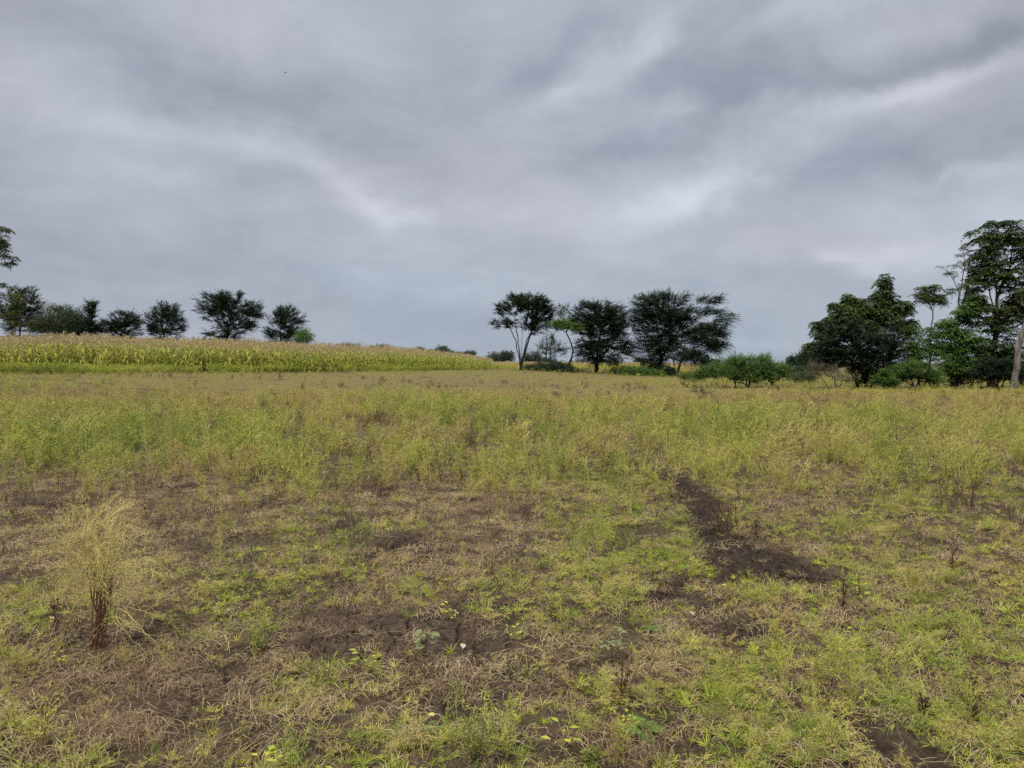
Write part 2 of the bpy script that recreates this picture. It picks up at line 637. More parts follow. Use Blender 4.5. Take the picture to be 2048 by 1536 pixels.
# ------------------------------------------------------------------ ground
def build_ground():
    ys = [2.3]
    while ys[-1] < 60:
        y = ys[-1]
        ys.append(y + max(.0035, (.40 if y < 6.5 else .62) * y * y / 1260))
    ys = [-400, -120, -40, -12, -4, -1, .5, 1.4, 1.9] + ys
    while ys[-1] < 4500:
        ys.append(ys[-1] + max(1.2, ys[-1] * .035))
    ys = np.array(ys)
    xs = [0.0]
    while xs[-1] < 5000:
        x = xs[-1]
        xs.append(x + (.0075 if x < 2.4 else max(.0075, .005 * (x - 2.4) + .0075) if x < 9 else x * .06))
    xs = np.array(xs)
    xs = np.concatenate([-xs[:0:-1], xs])
    X, Y = np.meshgrid(xs, ys)
    x, y = X.ravel(), Y.ravel()
    bare, mud, tan, green = maps(x, y)
    z = land(x, y) + relief(x, y, bare, mud)
    nx, ny = len(xs), len(ys)
    i = (np.arange(ny - 1)[:, None] * nx + np.arange(nx - 1)[None]).ravel()
    f = np.stack([i, i + 1, i + nx + 1, i + nx], 1)
    me = mesh_np('field_ground', np.stack([x, y, z], 1), f, [ground_mat()], None, True)
    th = np.clip((1 - 1.25 * bare) * (1 - mud) * (.40 + .2 * sstep(6, 14, y) + .4 * sstep(25, 50, y)), 0, 1)
    th = th * (1 + 2.0 * sstep(20, 55, y))
    th = np.where(y > 200, 1.0, th)
    for nme, arr in (('mud', mud), ('thatch', th), ('leafy', np.clip(green * 1.1 - .5 * tan + .15, 0, 1))):
        a = me.attributes.new(nme, 'FLOAT', 'POINT')
        a.data.foreach_set('value', arr.astype(np.float32))
    tag(link('ground', me), kind='structure')


build_ground()


# ------------------------------------------------------------------ plant cover (uncountable: grass, herbs, straw, the crop)
def scatter(name, label, pts, rot, scl, tint, protos, var):
    n = len(pts)
    me = bpy.data.meshes.new(name)
    me.vertices.add(n)
    me.vertices.foreach_set('co', np.ascontiguousarray(pts, dtype=np.float32).ravel())
    for nme, typ, arr, key in (('rot', 'FLOAT_VECTOR', rot, 'vector'), ('scl', 'FLOAT_VECTOR', scl, 'vector'),
                               ('tint', 'FLOAT', tint, 'value'), ('var', 'INT', var, 'value')):
        a = me.attributes.new(nme, typ, 'POINT')
        a.data.foreach_set(key, np.ascontiguousarray(arr, dtype=np.int32 if typ == 'INT' else np.float32).ravel())
    ng = bpy.data.node_groups.new(name, 'GeometryNodeTree')
    ng.interface.new_socket('Geometry', in_out='INPUT', socket_type='NodeSocketGeometry')
    ng.interface.new_socket('Geometry', in_out='OUTPUT', socket_type='NodeSocketGeometry')
    N = Nodes(ng)
    gi, go = N.new('NodeGroupInput'), N.new('NodeGroupOutput')
    iop = N.new('GeometryNodeInstanceOnPoints')
    N.link(gi.outputs[0], iop.inputs['Points'])
    join = N.new('GeometryNodeJoinGeometry')
    for p in protos:
        oi = N.new('GeometryNodeObjectInfo')
        oi.inputs['Object'].default_value = p
        oi.inputs['As Instance'].default_value = False
        gt = N.new('GeometryNodeGeometryToInstance')
        N.link(oi.outputs['Geometry'], gt.inputs[0])
        N.link(gt.outputs[0], join.inputs[0])
    N.link(join.outputs[0], iop.inputs['Instance'])
    iop.inputs['Pick Instance'].default_value = True

    def attr(nme, typ):
        a = N.new('GeometryNodeInputNamedAttribute', data_type=typ)
        a.inputs[0].default_value = nme
        return a.outputs[0]
    N.link(attr('var', 'INT'), iop.inputs['Instance Index'])
    er = N.new('FunctionNodeEulerToRotation')
    N.link(attr('rot', 'FLOAT_VECTOR'), er.inputs[0])
    N.link(er.outputs[0], iop.inputs['Rotation'])
    N.link(attr('scl', 'FLOAT_VECTOR'), iop.inputs['Scale'])
    N.link(iop.outputs[0], go.inputs[0])
    o = link(name, me)
    md = o.modifiers.new('cover', 'NODES')
    md.node_group = ng
    tag(o, label, kind='stuff')
    return o


def proto(name, geo, mats):
    return bpy.data.objects.new(name, geo.mesh(name, mats))


STRAW = (.47, .355, .150)
PINK = (.43, .290, .140)
OCHRE = (.48, .430, .095)
LIME = (.37, .420, .045)
LEAF = (.225, .300, .034)
DEEP = (.105, .165, .024)
M_herb = cover_mat('herb_leaf', [(0, PINK), (.22, STRAW), (.45, OCHRE), (.68, LIME), (.88, LEAF), (1, DEEP)], .2)
M_stem = cover_mat('herb_stem', [(0, (.20, .12, .07)), (.25, (.34, .245, .125)), (.6, (.38, .34, .11)), (1, (.22, .25, .06))], .0)
M_grass = cover_mat('grass_blade', [(0, STRAW), (.35, OCHRE), (.62, LIME), (.85, LEAF), (1, DEEP)], .2)
M_straw = cover_mat('dead_straw', [(0, (.17, .11, .07)), (.4, (.30, .215, .125)), (.75, (.42, .33, .19)), (1, (.36, .33, .13))], .1)
M_dark = plain_mat('dry_dark_stalk', (.055, .032, .022), (.13, .075, .045), 40)


def herb_protos(n, seed, stems=(4, 7), lean=.55, leaf=.016, dens=1.0):
    """wiry, much branched little herb, about one unit tall"""
    out = []
    for k in range(n):
        r = np.random.default_rng(seed + k)
        g = Geo()
        for s in range(r.integers(*stems)):
            az = r.uniform(0, 2 * math.pi)
            le = r.uniform(.1, lean)
            h = r.uniform(.65, 1.0)
            t = np.linspace(0, 1, 6)[:, None]
            dirh = np.array([math.cos(az), math.sin(az), 0])
            base = np.array([r.normal(0, .03), r.normal(0, .03), -.03])
            p = base + dirh * le * t ** 1.4 * h + np.array([0, 0, 1.]) * t * h * (1 - .25 * le) + r.normal(0, .018, (6, 3)) * t
            g.tubes(p[:-1], p[1:], np.linspace(.009, .004, 5), np.linspace(.008, .003, 5), 3, 1)
            nb = int(r.integers(7, 11) * dens)
            for b in range(nb):
                u = r.uniform(.25, 1.0)
                i = min(int(u * 5), 4)
                st = p[i] + (p[i + 1] - p[i]) * (u * 5 - i)
                a2 = r.uniform(0, 2 * math.pi)
                bd = unit(np.array([math.cos(a2), math.sin(a2), r.uniform(.1, 1.1)]))
                bl = r.uniform(.12, .34) * (1.15 - .5 * u)
                e = st + bd * bl
                mid = st + bd * bl * .5 + np.array([0, 0, -.01])
                g.tubes([st, mid], [mid, e], .0035, .0025, 3, 1)
                m = int(r.integers(7, 12) * dens)
                q = st + (e - st) * r.uniform(.15, 1.05, (m, 1)) + r.normal(0, .012, (m, 3))
                d = unit(r.normal(0, 1, (m, 3)) + bd * .8)
                g.leaves(q, d, unit(r.normal(0, 1, (m, 3)) + [0, 0, 1.2]), r.uniform(1.2, 2.6, m) * leaf, r.uniform(.55, .95, m) * leaf, 0)
        out.append(proto('herb_sprig', g, [M_herb, M_stem]))
    return out


def grass_protos(n, seed, blades=(14, 26), spread=.62, wid=.045):
    """a tuft of curved blades, about one unit tall"""
    out = []
    for k in range(n):
        r = np.random.default_rng(seed + k)
        g = Geo()
        for b in range(r.integers(*blades)):
            az = r.uniform(0, 2 * math.pi)
            d = np.array([math.cos(az), math.sin(az), 0])
            h = r.uniform(.35, 1.0)
            le = r.uniform(.15, 1.0) * spread * 2
            t = np.linspace(0, 1, 5)[:, None]
            p = d * (r.uniform(0, .22) + le * t ** 1.7 * h) + np.array([0, 0, 1.]) * h * (t - .45 * le * t ** 2.2) + [0, 0, -.04]
            tw = az + math.pi / 2 + r.uniform(-.7, .7)
            g.strip(p, wid * r.uniform(.6, 1.2), np.cross([math.cos(tw), math.sin(tw), 0], d) + d * .25 + [0, 0, .05], 0)
        out.append(proto('grass_tuft', g, [M_grass]))
    return out


def straw_protos(n, seed):
    """a loose mat of dead, bent stalks lying on the soil, about one unit across"""
    out = []
    for k in range(n):
        r = np.random.default_rng(seed + k)
        g = Geo()
        main = r.uniform(0, math.pi)
        for b in range(r.integers(36, 52)):
            az = main + r.normal(0, .9)
            L = r.uniform(.12, .62)
            c = np.array([r.normal(0, .28), r.normal(0, .28), r.uniform(.01, .10)])
            t = np.linspace(-.5, .5, 5)[:, None]
            d = np.array([math.cos(az), math.sin(az), r.uniform(-.08, .22)])
            s = np.array([-math.sin(az), math.cos(az), 0])
            p = c + d * t * L + s * (t ** 2) * r.normal(0, .5) * L + np.array([0, 0, 1.]) * np.abs(r.normal(0, .12)) * (1 - (2 * t) ** 2)
            g.strip(p, r.uniform(.006, .016), (r.normal(0, .3), r.normal(0, .3), 1), 0)
        out.append(proto('straw_litter', g, [M_straw]))
    return out


def stalk_protos(n, seed, count=(1, 4), foot=.03):
    """a bare upright dead stalk with short side twigs and seed heads, one unit tall"""
    out = []
    for k in range(n):
        r = np.random.default_rng(seed + k)
        g = Geo()
        for s in range(r.integers(*count)):
            lean = r.normal(0, .16 + foot, 2)
            t = np.linspace(0, 1, 7)[:, None]
            h = r.uniform(.6, 1.0)
            p = np.array([[r.normal(0, foot), r.normal(0, foot), -.05]]) + np.array([[lean[0], lean[1], 1.0]]) * t * h + r.normal(0, .014, (7, 3)) * t
            g.tubes(p[:-1], p[1:], np.linspace(.013, .006, 6), np.linspace(.012, .005, 6), 4, 0)
            for b in range(r.integers(5, 11)):
                u = r.uniform(.3, 1)
                i = min(int(u * 6), 5)
                st = p[i]
                a = r.uniform(0, 6.28)
                e = st + np.array([math.cos(a), math.sin(a), r.uniform(.5, 1.6)]) * r.uniform(.04, .12)
                g.tubes([st], [e], .005, .004, 3, 0)
                m = 4
                g.leaves(e + r.normal(0, .008, (m, 3)), r.normal(0, 1, (m, 3)) + [0, 0, .6], r.normal(0, 1, (m, 3)), r.uniform(.02, .05, m), r.uniform(.012, .025, m), 0)
        out.append(proto('dead_stalk', g, [M_dark]))
    return out


def broad_protos(n, seed):
    """a young broad-leaved seedling, about one unit across"""
    out = []
    for k in range(n):
        r = np.random.default_rng(seed + k)
        g = Geo()
        m = int(r.integers(7, 14))
        az = r.uniform(0, 6.28, m)
        z = r.uniform(.1, .75, m)
        for i in range(m):
            d = np.array([math.cos(az[i]), math.sin(az[i]), .35])
            st, e = np.array([0, 0, z[i] * .7]), np.array([0, 0, z[i]]) + d * r.uniform(.1, .3)
            g.tubes([st], [e], .008, .006, 3, 1)
            g.leaves([e], [d * [1, 1, .2]], [0, 0, 1.], r.uniform(.16, .32), r.uniform(.11, .2), 0, .5)
        g.tubes([[0, 0, -.05]], [[0, 0, .75]], .014, .008, 4, 1)
        out.append(proto('seedling', g, [M_grass, M_stem]))
    return out


def spots(rng, bands, wide=.80, pad=4.0):
    """points over the ground, so many per square metre in each band of distance"""
    out = []
    for (y0, y1, rho) in bands:
        w1 = wide * y1 + pad
        n = rng.poisson(rho * (y1 - y0) * 2 * w1)
        y = rng.uniform(y0, y1, n)
        x = rng.uniform(-w1, w1, n)
        k = np.abs(x) < wide * y + pad
        out.append(np.stack([x[k], y[k]], 1))
    return np.concatenate(out)


CROP_PX = np.array([-700, -300, 0, 250, 400, 600, 800, 985.])
CROP_Y = np.array([50, 53, 57, 61, 64, 68, 75, 86.])


def photo_x(x, y):
    return 1024 + 2 * F * x / np.maximum(y, .1)


def in_crop(x, y, grow=0.0):
    px = photo_x(x, y)
    return (px < 988) & (y > np.interp(px, CROP_PX, CROP_Y) - grow)


def place(rng, xy, keep, h0, h1, tint, nproto, wide=1.0, tilt=.12, size_noise=None):
    xy, tint = xy[keep], tint[keep]
    n = len(xy)
    z = height(xy[:, 0], xy[:, 1])
    rot = np.stack([rng.normal(0, tilt, n), rng.normal(0, tilt, n), rng.uniform(0, 6.28, n)], 1)
    s = rng.uniform(h0, h1, n)
    if size_noise is not None:
        s = s * size_noise[keep]
    scl = np.stack([s * wide * rng.uniform(.8, 1.25, n), s * wide * rng.uniform(.8, 1.25, n), s], 1)
    return np.stack([xy[:, 0], xy[:, 1], z], 1), rot, scl, np.clip(tint, 0, 1), rng.integers(0, nproto, n)


def build_cover():
    rng = np.random.default_rng(7)
    # 1 wiry herbs
    P = herb_protos(7, 100) + herb_protos(4, 140, (1, 4), .35, .020, .8)
    xy = spots(rng, [(2.4, 5, 60), (5, 8, 50), (8, 14, 34), (14, 25, 24), (25, 45, 20), (45, 75, 15), (75, 130, 7.5)])
    x, y = xy.T
    bare, mud, tan, green = maps(x, y)
    far = sstep(7.5, 12, y)
    dens = np.clip(.34 + .80 * far, 0, 1) * (1 - np.clip(bare * 1.25, 0, 1)) * (1 - np.clip(2 * mud, 0, 1))
    dens = np.maximum(dens, .85 * np.clip(green * 1.5 - .45, 0, 1) * (1 - bare) * (1 - np.clip(2 * mud, 0, 1)))
    knot = fbm(x / .42, y / .55, 63, 3)
    dens = dens * (.25 + .95 * sstep(.38, .58, knot) + .3 * sstep(35, 60, y))
    keep = (rng.uniform(0, 1, len(x)) < dens) & ~in_crop(x, y, .3)
    tint = .58 + .07 * far - .60 * tan * (.6 + .4 * far) + .28 * green + rng.normal(0, .15, len(x)) + .05 * (1 - far)
    size = .42 + .58 * far + .25 * (fbm(x / 1.3, y / 1.3, 61, 3) - .5) + .25 * green
    size = size * np.clip(rng.lognormal(-.04, .30, len(x)), .4, 1.1 + .9 * far) * (1 - .25 * sstep(.4, .9, tan)) * (1 - .5 * sstep(30, 46, y)) * (.7 + .7 * sstep(.4, .65, knot))
    scatter('wild_herbs', 'yellow-green wiry wild herbs covering the fallow field', *[a for a in
            place(rng, xy, keep, .17, .40, tint, len(P), 1.05, .14, size)[:4]], P,
            np.where(y[keep] < 10, rng.integers(0, 7, int(keep.sum())), rng.integers(0, len(P), int(keep.sum()))))
    # 2 short green grass
    P = grass_protos(6, 200)
    xy = spots(rng, [(2.4, 4.5, 900), (4.5, 7, 620), (7, 11, 300), (11, 18, 110), (18, 32, 22)])
    x, y = xy.T
    bare, mud, tan, green = maps(x, y)
    clump = sstep(.42, .64, fbm(x / .24, y / .24, 71, 3)) * sstep(.3, .55, fbm(x / .09, y / .11, 73, 2))
    dens = (.10 + .90 * clump) * np.clip(.34 + .85 * green - .75 * tan + .26 * sstep(-.5, 1.5, x), .04, 1) * (1 - np.clip(bare * 1.15, 0, .97)) * (1 - np.clip(1.6 * mud, 0, .96))
    keep = rng.uniform(0, 1, len(x)) < dens
    tint = .50 + .32 * green - .36 * tan + rng.normal(0, .16, len(x))
    d = place(rng, xy, keep, .024, .062, tint, len(P), 1.35, .35)
    scatter('short_grass', 'short yellow-green grass tufts between the patches of bare soil', *d[:4], P, d[4])
    # creeping dark green mat under the grass
    P = herb_protos(5, 250, (6, 9), .9, .021, 1.0)
    xy = spots(rng, [(2.4, 4.5, 150), (4.5, 7, 120), (7, 11, 80), (11, 18, 34), (18, 30, 10)])
    x, y = xy.T
    bare, mud, tan, green = maps(x, y)
    dens = np.clip(.16 + .75 * green - .65 * tan + .26 * sstep(-.5, 1.5, x), .03, 1) * (1 - np.clip(bare * 1.2, 0, .98)) * (1 - np.clip(1.8 * mud, 0, .98))
    dens = dens * sstep(.36, .56, fbm(x / .35, y / .4, 75, 3))
    keep = rng.uniform(0, 1, len(x)) < dens
    tint = np.where(rng.uniform(0, 1, len(x)) < .45, .34, .82) + .14 * green - .15 * tan + rng.normal(0, .10, len(x))
    d = place(rng, xy, keep, .05, .11, tint, len(P), 1.9, .25)
    scatter('creeping_herbs', 'low creeping dark green herbs matted under the grass', *d[:4], P, d[4])
    # 3 dead straw on the soil
    P = straw_protos(6, 300)
    xy = spots(rng, [(2.4, 4.5, 170), (4.5, 7, 130), (7, 11, 75), (11, 18, 30), (18, 35, 7)])
    x, y = xy.T
    bare, mud, tan, green = maps(x, y)
    dens = np.clip(.42 + .9 * tan + .12 * bare - .2 * green, .05, 1) * (1 - .5 * np.clip(bare * 1.1 - .25, 0, 1) * (1 - .6 * tan)) * (1 - .6 * np.clip(1.4 * mud, 0, 1))
    dens = dens * (.45 + .55 * sstep(.35, .6, fbm(x / .3, y / .3, 81, 3)))
    keep = rng.uniform(0, 1, len(x)) < dens
    tint = .45 + rng.normal(0, .25, len(x)) - .25 * sstep(.5, .9, tan) * (fbm(x, y, 83, 2) > .5)
    d = place(rng, xy, keep, .10, .25, tint, len(P), 1.0, .06)
    scatter('straw_litter', 'dead straw lying over the cracked soil', *d[:4], P, d[4])
    # 4 upright dead stalks
    P = stalk_protos(6, 400)
    xy = spots(rng, [(3, 7, 3.5), (7, 14, 5.0), (14, 30, 2.2), (30, 60, .5)])
    x, y = xy.T
    bare, mud, tan, green = maps(x, y)
    keep = (rng.uniform(0, 1, len(x)) < (.15 + .9 * sstep(.5, .66, fbm(x / 1.8, y / 2.6, 91, 3))) * (1 - mud)) & ~in_crop(x, y, 1)
    d = place(rng, xy, keep, .13, .34, np.zeros(len(x)), len(P), 1.0, .10, .75 + .5 * sstep(6, 14, y))
    scatter('dead_stalks', 'thin dark dead stalks standing among the herbs', *d[:4], P, d[4])
    P = stalk_protos(4, 450, (7, 14), .16)
    xy = spots(rng, [(7, 14, .35), (14, 30, .55), (30, 60, .30)])
    x, y = xy.T
    bare, mud, tan, green = maps(x, y)
    keep = (rng.uniform(0, 1, len(x)) < .1 + .9 * sstep(.48, .64, fbm(x / 2.2, y / 3.4, 97, 3))) & ~in_crop(x, y, 1)
    d = place(rng, xy, keep, .18, .42, np.zeros(len(x)), len(P), 1.1, .10)
    scatter('dry_weed_clumps', 'dark brown clumps of dry weeds scattered through the herbs', *d[:4], P, d[4])
    # 5 broad leaved seedlings
    P = broad_protos(5, 500)
    xy = spots(rng, [(2.6, 6, 3.0), (6, 12, 1.5)])
    x, y = xy.T
    bare, mud, tan, green = maps(x, y)
    keep = rng.uniform(0, 1, len(x)) < np.clip(green * 1.2 - .2, .03, 1) * (1 - mud)
    d = place(rng, xy, keep, .07, .16, .72 + rng.normal(0, .12, len(x)), len(P), 1.0, .12)
    scatter('seedlings', 'small broad-leaved green seedlings in the grass', *d[:4], P, d[4])
    # 6 taller, greener growth along the crop's foot and the right-hand margin
    P = herb_protos(4, 600, (6, 9), .6, .026, 1.2)
    rr = np.random.default_rng(77)
    x = rr.uniform(-75, 75, 90000)
    y = rr.uniform(38, 125, 90000)
    px = photo_x(x, y)
    front = np.interp(px, CROP_PX, CROP_Y)
    a = np.exp(-((y - front + .6) / (1.2 + 1.6 * sstep(560, 320, px))) ** 2) * (px < 1000) * np.where(fbm(x / 4, y / 4, 95, 2) > .42, 1, .15)
    a = a * (1 - .95 * np.exp(-((px - 385) / 60) ** 2) * (y < front + .4)) * (1 - .9 * np.exp(-((px - 610) / 110) ** 2) * (y < front - .6))
    a = np.maximum(a, np.exp(-((px - 80) / 200) ** 2) * np.exp(-((y - front + 3.5) / 3.0) ** 2))
    b = np.exp(-((y - (41 + .0 * x)) / 3.2) ** 2) * sstep(1560, 1660, px) * .9
    b = np.maximum(b, np.exp(-((y - 45) / 3.) ** 2) * sstep(1600, 1700, px) * .8)
    c = np.exp(-((y - 87) / 2.2) ** 2) * sstep(1000, 1050, px) * (1 - sstep(1330, 1400, px)) * .35
    c = np.maximum(c, np.exp(-((y - 62) / 7.) ** 2) * sstep(1350, 1420, px) * (1 - sstep(1640, 1700, px)) * .12)
    keep = rr.uniform(0, 1, len(x)) < np.maximum(np.maximum(a, b), c) * .8
    tint = .74 + rr.normal(0, .12, len(x)) - .08 * b
    size = np.where(px > 1500, .42, np.where(px > 1000, .5, 1.0))
    d = place(rr, np.stack([x, y], 1), keep, .45, .95, tint, len(P), 1.1, .1, size)
    scatter('rank_weeds', 'tall yellow-green weeds along the foot of the crop and the shrubs', *d[:4], P, d[4])


build_cover()


# ------------------------------------------------------------------ the crop
def crop_protos(n, seed, mats):
    out = []
    for k in range(n):
        r = np.random.default_rng(seed + k)
        g = Geo()
        lean = r.normal(0, .05, 2)
        t = np.linspace(0, 1, 6)[:, None]
        p = np.array([[lean[0], lean[1], 1.]]) * t * .9 + [0, 0, -.02]
        g.tubes(p[:-1], p[1:], .008, .007, 4, 1)
        for b in range(r.integers(8, 11)):
            u = r.uniform(.12, .9)
            az = r.uniform(0, 6.28)
            d = np.array([math.cos(az), math.sin(az), 0])
            L = r.uniform(.30, .50)
            s = np.linspace(0, 1, 6)[:, None]
            c = p[int(u * 5)] + d * L * s * (.9 - .15 * s) + np.array([0, 0, 1.]) * L * (.85 * s - r.uniform(.9, 1.6) * s ** 2)
            g.strip(c, r.uniform(.036, .058), np.array([0, 0, 1.]) + d * .4, 0 if u > .3 else (0 if r.uniform() > .45 else 3))
        top = p[-1]
        m = 30
        q = top + np.array([0, 0, 1.]) * r.uniform(-.02, .15, (m, 1)) + r.normal(0, .022, (m, 3)) * [1, 1, .5]
        g.leaves(q, r.normal(0, .6, (m, 3)) + [0, 0, .8], r.normal(0, 1, (m, 3)), r.uniform(.03, .055, m), r.uniform(.012, .022, m), 2)
        out.append(proto('cereal_plant', g, mats))
    return out


def build_crop():
    Mleaf = cover_mat('crop_leaf', [(0, (.40, .335, .12)), (.4, (.41, .39, .070)), (.75, (.30, .34, .05)), (1, (.15, .22, .035))], .35, .55)
    Mstem = cover_mat('crop_stem', [(0, (.36, .30, .14)), (1, (.26, .28, .08))], 0)
    Mhead = cover_mat('crop_head', [(0, (.44, .33, .19)), (1, (.40, .34, .17))], .1)
    Mdry = cover_mat('crop_dry_leaf', [(0, (.42, .31, .17)), (1, (.36, .30, .14))], .2)
    P = crop_protos(7, 800, [Mleaf, Mstem, Mhead, Mdry])
    r = np.random.default_rng(5)
    gx, gy = np.meshgrid(np.arange(-110, 8, .62), np.arange(48, 150, .30))
    x = gx.ravel() + r.normal(0, .10, gx.size)
    y = gy.ravel() + r.normal(0, .08, gy.size)
    px = photo_x(x, y)
    front = np.interp(px, CROP_PX, CROP_Y) + 1.2 * (fbm(x / 3, y / 3, 51, 2) - .5)
    k = (px < 990 - 12 * fbm(x, y, 3, 2)) & (y > front) & (y < front + 38) & (px > -330)
    x, y, px, front = x[k], y[k], px[k], front[k]
    n = len(x)
    s = (2.55 + .7 * (fbm(x / 6, y / 6, 52, 3) - .5)) * np.where(r.uniform(0, 1, n) < .08, r.uniform(.5, .8, n), r.uniform(.84, 1.14, n))
    s = s * np.interp(px, [-300, 0, 500, 800, 930, 990], [1.04, 1.03, 1.0, .80, .66, .42]) * (.80 + .20 * sstep(0, 1.6, y - front))
    tint = .50 + .55 * (fbm(x / 3.5, y / 3.5, 53, 3) - .5) + r.normal(0, .13, n) + .1 * sstep(300, 700, px)
    rot = np.stack([r.normal(0, .09, n), r.normal(0, .09, n), r.uniform(0, 6.28, n)], 1)
    scl = np.stack([s, s, s], 1)
    scatter('cereal_crop', 'yellow-green cereal crop with pinkish seed heads on the rise', np.stack([x, y, land(x, y)], 1), rot, scl, np.clip(tint, 0, 1), P, r.integers(0, len(P), n))
    # the low yellow strip seen behind the middle trees
    x = r.uniform(-6, 40, 9000)
    y = r.uniform(98, 140, 9000)
    px = photo_x(x, y)
    k = (px > 985) & (px < 1420)
    x, y = x[k], y[k]
    n = len(x)
    s = r.uniform(.6, .9, n)
    rot = np.stack([r.normal(0, .08, n), r.normal(0, .08, n), r.uniform(0, 6.28, n)], 1)
    scatter('low_crop', 'low pale yellow crop strip seen beyond the middle trees', np.stack([x, y, land(x, y)], 1), rot, np.stack([s * 1.5, s * 1.5, s], 1),
            np.clip(.35 + r.normal(0, .18, n), 0, 1), P, r.integers(0, len(P), n))


build_crop()

# ------------------------------------------------------------------ trees and shrubs
M_bark = bark_mat('dark_bark', (.020, .016, .014), (.045, .036, .030))
M_pale = bark_mat('pale_bark', (.09, .078, .068), (.27, .245, .22))
M_grey = bark_mat('grey_twig', (.10, .085, .07), (.20, .17, .14), 15)
L_acacia = leaf_mat('acacia_leaf', (.015, .030, .020), (.036, .062, .027), (.075, .100, .034), .9, .25)
L_blue = leaf_mat('scrub_leaf', (.034, .054, .034), (.060, .086, .046))
L_olive = leaf_mat('olive_leaf', (.045, .065, .030), (.075, .095, .038), (.11, .12, .04))
L_bright = leaf_mat('fresh_leaf', (.070, .140, .030), (.120, .205, .045), (.17, .24, .05), 1.5)
L_shrub = leaf_mat('shrub_leaf', (.060, .125, .030), (.110, .200, .042), (.15, .22, .05), 1.1)
L_broad = leaf_mat('broad_leaf', (.030, .058, .024), (.085, .135, .036), (.17, .19, .035), .7)
L_young = leaf_mat('young_leaf', (.090, .120, .030), (.145, .165, .040), (.2, .2, .05), 1.0)


def p_on(pos, a):
    return float(np.min(np.linalg.norm(np.array(pos) - a, axis=1))) < .6


def grow(stems, tips, rng, seg, r_tip, r_trunk, up_cost=.7, path_cost=.22):
    pos, par, plen = [], [], []

    def add(p, q):
        pos.append(np.asarray(p, float))
        par.append(q)
        plen.append(0.0 if q < 0 else plen[q] + float(np.linalg.norm(pos[-1] - pos[q])))
        return len(pos) - 1
    for st in stems:
        q = -1
        st = np.asarray(st, float)
        for a, b in zip(st[:-1], st[1:]):
            m = max(1, int(np.linalg.norm(b - a) / seg))
            for i in range(m + 1):
                if i == 0 and q >= 0:
                    continue
                if i == 0 and pos and a[2] > .05:
                    q = int(np.argmin(np.linalg.norm(np.array(pos) - a, axis=1)))
                    if not p_on(pos, a):
                        q = add(a, q)
                    continue
                if i == 0 and pos:
                    q = add(a, 0)
                    continue
                p = a + (b - a) * i / m
                if q >= 0:
                    p = p + rng.normal(0, seg * .05, 3)
                q = add(p, q)
    S = np.array(pos)
    dist = np.min(np.linalg.norm(tips[:, None] - S[None], axis=2), 1)
    ends = []
    for i in np.argsort(dist):
        t = tips[i]
        A = np.array(pos)
        d = np.linalg.norm(A - t, axis=1)
        cost = d + path_cost * np.array(plen) + up_cost * np.maximum(0, A[:, 2] - t[2])
        j = int(np.argmin(cost))
        L = d[j]
        back = unit(pos[j] - pos[par[j]]) if par[j] >= 0 else np.array([0, 0, 1.])
        ctrl = pos[j] + (back * .45 + np.array([0, 0, .12])) * L * .6
        m = max(1, int(L / seg))
        q = j
        for k in range(1, m + 1):
            u = k / m
            p = (1 - u) ** 2 * pos[j] + 2 * u * (1 - u) * ctrl + u * u * t
            if k < m:
                p = p + rng.normal(0, seg * .07, 3)
            q = add(p, q)
        ends.append(q)
    n = len(pos)
    cnt = np.zeros(n)
    for e in ends:
        cnt[e] += 1
    for i in range(n - 1, -1, -1):
        if par[i] >= 0:
            cnt[par[i]] += cnt[i]
    cnt = np.maximum(cnt, 1)
    ex = math.log(r_trunk / r_tip) / math.log(max(cnt.max(), 2))
    rad = r_tip * cnt ** ex
    pos, par = np.array(pos), np.array(par)
    rad = np.maximum(rad * (1 - .70 * np.clip(pos[:, 2] / max(tips[:, 2].max(), .1), 0, 1)), r_tip)
    k = np.where(par >= 0)[0]
    ends = np.array(ends)
    return pos, par, rad, k, ends, unit(pos[ends] - pos[par[ends]])


def spray(g, P, D, rng, twigs, per, Lt, leafL, leafW, flat=.35, droop=.0, fan=60, mi=0, loose=.14, back=.35):
    """flat feathery sprays: fanned twigs set with narrow leaves"""
    n = len(P)
    D = D.copy()
    D[:, 2] = D[:, 2] * flat + .06
    D = unit(D)
    ang = rng.uniform(-R(fan), R(fan), (n, twigs))
    c, s = np.cos(ang), np.sin(ang)
    T = np.stack([D[:, None, 0] * c - D[:, None, 1] * s, D[:, None, 0] * s + D[:, None, 1] * c,
                  D[:, None, 2] + rng.normal(0, .20, (n, twigs))], 2)
    T = unit(T)
    L = Lt * rng.uniform(.5, 1.15, (n, twigs, 1))
    st = P[:, None] - D[:, None] * Lt * back + rng.normal(0, Lt * loose, (n, twigs, 3)) * [1, 1, .5]
    u = (np.arange(per) + .5) / per * .95 + .1
    U = u[None, None, :, None]
    pos = st[:, :, None] + T[:, :, None] * L[:, :, None] * U
    pos[..., 2] -= droop * (L * u[None, None, :]) ** 2
    sgn = np.where(np.arange(per) % 2 == 0, 1., -1.)[None, None, :, None]
    side = unit(np.cross(T, [0, 0, 1.]))[:, :, None] * sgn
    d = T[:, :, None] * .75 + side * .7 + rng.normal(0, .22, pos.shape)
    d[..., 2] -= droop * .5
    nn = rng.normal(0, .35, pos.shape) + [0, 0, 1.]
    k = pos.reshape(-1, 3)
    m = len(k)
    g.leaves(k, d.reshape(-1, 3), nn.reshape(-1, 3), leafL * rng.uniform(.6, 1.25, m), leafW * rng.uniform(.7, 1.3, m), mi)
    g.leaves(st.reshape(-1, 3), T.reshape(-1, 3), (0, 0, 1.), (L * 1.05).reshape(-1), leafW * .45, mi)


